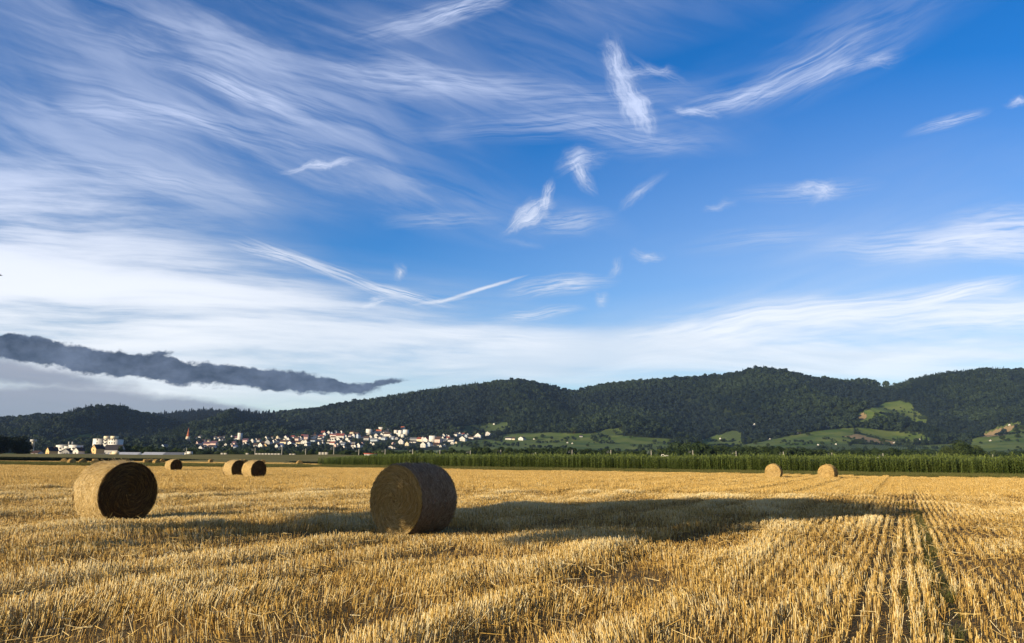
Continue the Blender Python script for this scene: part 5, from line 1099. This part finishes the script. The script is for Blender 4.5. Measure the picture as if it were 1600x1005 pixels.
# big black tree mass at the left edge and the big round tree at the right
M_old = bt_
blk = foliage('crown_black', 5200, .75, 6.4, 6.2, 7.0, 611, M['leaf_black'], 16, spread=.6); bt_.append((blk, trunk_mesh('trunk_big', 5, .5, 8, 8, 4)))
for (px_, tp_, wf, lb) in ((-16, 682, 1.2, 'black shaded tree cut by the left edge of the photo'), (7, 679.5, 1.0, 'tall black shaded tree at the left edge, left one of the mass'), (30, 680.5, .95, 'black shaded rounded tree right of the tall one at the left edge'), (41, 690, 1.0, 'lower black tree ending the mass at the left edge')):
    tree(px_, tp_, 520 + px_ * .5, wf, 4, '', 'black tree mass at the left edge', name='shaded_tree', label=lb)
rnd = foliage('crown_round', 6000, .7, 7.6, 5.6, 7.2, 612, M['leaf_mid'], 18, spread=.62); bt_.append((rnd, trunk_mesh('trunk_round', 5, .5, 9, 8, 5)))
for (px_, tp_, wf, lb) in ((1503, 687.5, 1.15, 'large round-crowned green tree rising above the maize at the right'), (1480, 696, .8, 'rounded tree leaning against the left side of the large round-crowned tree'), (1527, 695, .85, 'rounded tree against the right side of the large round-crowned tree')):
    tree(px_, tp_, 560, wf, 5, '', 'round trees at the right', name='broad_tree', label=lb)
# single trees and bushes on the slopes
SB = [(838, 687, 8), (848, 684, 10), (862, 686, 8), (930, 690, 10), (918, 697, 7), (897, 677, 16), (885, 690, 6), (1000, 700, 8), (1062, 684, 14), (1074, 688, 14), (1048, 692, 10), (1086, 690, 12), (1250, 678, 12), (1238, 680, 8), (1262, 680, 8), (1216, 680, 6), (1284, 694, 8), (1300, 691, 6), (1345, 694, 8), (1380, 692, 12), (1376, 690, 8), (1310, 668, 6),
      (1392, 648, 9), (1402, 649, 9), (1411, 650, 9), (1429, 647, 6), (1446, 654, 8), (1368, 649, 8), (1378, 653, 8), (1388, 655, 8), (1398, 657, 8), (1410, 657, 8), (1360, 660, 10), (1422, 662, 8), (1376, 664, 12), (1384, 668, 12), (1396, 664, 8), (1407, 667, 9), (1566, 688, 12), (1575, 689, 8), (1590, 684, 10), (1596, 672, 14), (1586, 674, 10), (1532, 693, 6), (1456, 692, 12), (1449, 693, 8), (1590, 700, 6), (757, 694, 10), (742, 698, 8), (765, 697, 8), (722, 695, 6),
      (62, 682, 8), (100, 684, 8), (120, 686, 10), (96, 690, 6), (430, 664, 8), (398, 664, 6), (492, 682, 8), (455, 684, 8), (1128, 690, 8), (1166, 690, 10), (1180, 694, 10), (1200, 697, 8), (960, 676, 8), (985, 684, 6), (1022, 690, 6)]
for (px_, py_, hp) in SB:
    X, Y, Zb = hit(px_, py_ + 1, 1150); random.seed(int(px_)); i = random.choice([0, 1]); big = hp >= 12
    tree(px_, py_ + 1 - hp * .72, Y, 1.25, i, 'rounded tree on the slope' if big else 'small bush on the slope', 'single trees and bushes on the slopes', kind='tree' if big else 'bush', base=Zb - .5, name='tree' if big else 'bush')
# tall single trees standing out of the ridge line
random.seed(5)
for (px_, tp_) in ((697, 601), (690, 604), (684, 606), (676, 609), (742, 596), (1332, 590), (1341, 588), (1349, 588), (1355, 588), (1363, 589), (1370, 593), (1287, 585), (1384, 592), (1424, 588)):
    d = pdir(px_, tp_ + 6); X, Y = d[0] / d[1] * 3690, 3690
    con_ = px_ < 760; P_ = fprot[4] if con_ else fprot[1]
    zb = float(terr(X, Y)); zt = CAMZ + Y * pdir(px_, tp_)[2] / d[1]; h = max(14, zt - zb)
    rt_ = empty('ridge_tree', (X, Y, zb - 1), random.uniform(0, 6)); sc_ = h / (20.5 if con_ else 13.5); rt_.scale = (sc_ * .8, sc_ * .8, sc_)
    obj('crown', P_.data, rt_); V, F = tube([(0, 0, 0), (0, 0, 7)], [.4, .2], 6)
    if 'rtm' not in M: M['rtm'] = npmesh('ridge_trunk', V, F, M['bark'])
    obj('trunk', M['rtm'], rt_)
    LMX = {697: 'tallest spruce on the ridge, above the bright red roofed houses', 690: 'spruce just left of the tallest one on the ridge', 684: 'second spruce left of the tallest on the ridge', 676: 'third spruce left of the tallest on the ridge', 742: 'lone spruce right of the tallest one on the ridge', 1332: 'leftmost of the ragged trees in the ridge gap', 1341: 'second of the ragged ridge trees from left', 1349: 'third of the ragged ridge trees from left', 1355: 'fourth of the ragged ridge trees from left', 1363: 'fifth of the ragged ridge trees from left', 1370: 'rightmost of the five thin ridge trees above the knoll', 1287: 'round tree on the ridge left of the ragged row', 1384: 'round tree in the lowest dip of the ridge', 1424: 'round tree right of the lowest dip of the ridge'}
    tag(rt_, LMX[px_], 'tree', 'trees standing out of the ridge')

# ------------------------------------------------------------------ bird at the left edge
d = pdir(0, 430.5); Yb = 60.0; bx_, bz_ = d[0] / d[1] * Yb, CAMZ + Yb * d[2] / d[1]
M['bird'] = simple('dark_feathers', (.012, .012, .014), .7, .3, .3, 8)
br = empty('bird', (bx_ - .02, Yb, bz_), R(15)); tag(br, 'tiny dark bird flying at the left edge of the sky', 'bird')
V, F = tube([(-.16, 0, 0), (-.11, 0, .01), (-.04, 0, .012), (.04, 0, .01), (.11, 0, .004), (.15, 0, .01), (.18, 0, .008), (.205, 0, 0)], [.012, .03, .042, .04, .028, .024, .015, .002], 10)
obj('body', npmesh('bird_body', V, F, M['bird'], smooth=True), br)
for s_ in (-1, 1):
    V = [(.07, 0, .02), (-.06, 0, .015), (-.05, s_ * .14, .085), (.06, s_ * .14, .095), (-.08, s_ * .34, .06), (-.02, s_ * .34, .065)]
    V2 = [(x, y, z - .008) for x, y, z in V]; me = bpy.data.meshes.new('wing'); F = [(0, 1, 2, 3), (3, 2, 4, 5), (9, 8, 7, 6), (11, 10, 8, 9), (1, 7, 8, 2), (2, 8, 10, 4), (0, 3, 9, 6), (3, 5, 11, 9), (4, 10, 11, 5)]
    me.from_pydata(V + V2, [], F); me.materials.append(M['bird']); obj('wing', me, br)
me = bpy.data.meshes.new('tail'); me.from_pydata([(-.13, -.02, 0), (-.13, .02, 0), (-.24, .045, 0), (-.24, -.045, 0), (-.13, -.02, .008), (-.13, .02, .008), (-.24, .045, .006), (-.24, -.045, .006)], [], [(0, 1, 2, 3), (7, 6, 5, 4), (0, 4, 5, 1), (1, 5, 6, 2), (2, 6, 7, 3), (3, 7, 4, 0)]); me.materials.append(M['bird']); obj('tail', me, br)

hxy = np.array(HOUSES); gap = np.ones(n_forest, bool)
for hx_, hy_, hw_ in HOUSES:
    gap &= ~((np.abs(Xf - hx_ * Yf / hy_) < hw_ * .5 + 2.5) & (Yf < hy_ + 8) & (Yf > hy_ - 190))
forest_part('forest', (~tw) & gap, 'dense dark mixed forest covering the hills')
forest_part('village_greenery', tw & gap, 'dark trees and hedges massed between the village houses and vineyards')
resolve()
labs = {}
for o in S.objects:
    if 'label' in o.keys(): labs.setdefault(o['label'], []).append(o)
for l_, os_ in labs.items():
    if len(l_.replace('-', ' ').split()) > 16: print('LONG', l_)
    if len(os_) > 1: print('DUP', l_, len(os_))

# ------------------------------------------------------------------ haze
HAZE = 0.000028
if HAZE > 0:
    hm_ = bpy.data.materials.new('haze'); hm_.use_nodes = True; h_ = NT(hm_.node_tree); h_.n.clear()
    ho = h_.new('ShaderNodeOutputMaterial'); pv = h_.new('ShaderNodeVolumePrincipled', inp={'Color': (.40, .62, 1.0, 1), 'Density': HAZE, 'Anisotropy': 0.0})
    h_.l.new(pv.outputs[0], ho.inputs['Volume'])
    hz = obj('haze', boxes('haze', [(-9500, 9500, -3500, 9500, -6, float(Z.max()) + 60)], hm_)); tag(hz, 'thin bluish haze over the whole valley', 'haze', kind='stuff')
S.cycles.volume_bounces = 0
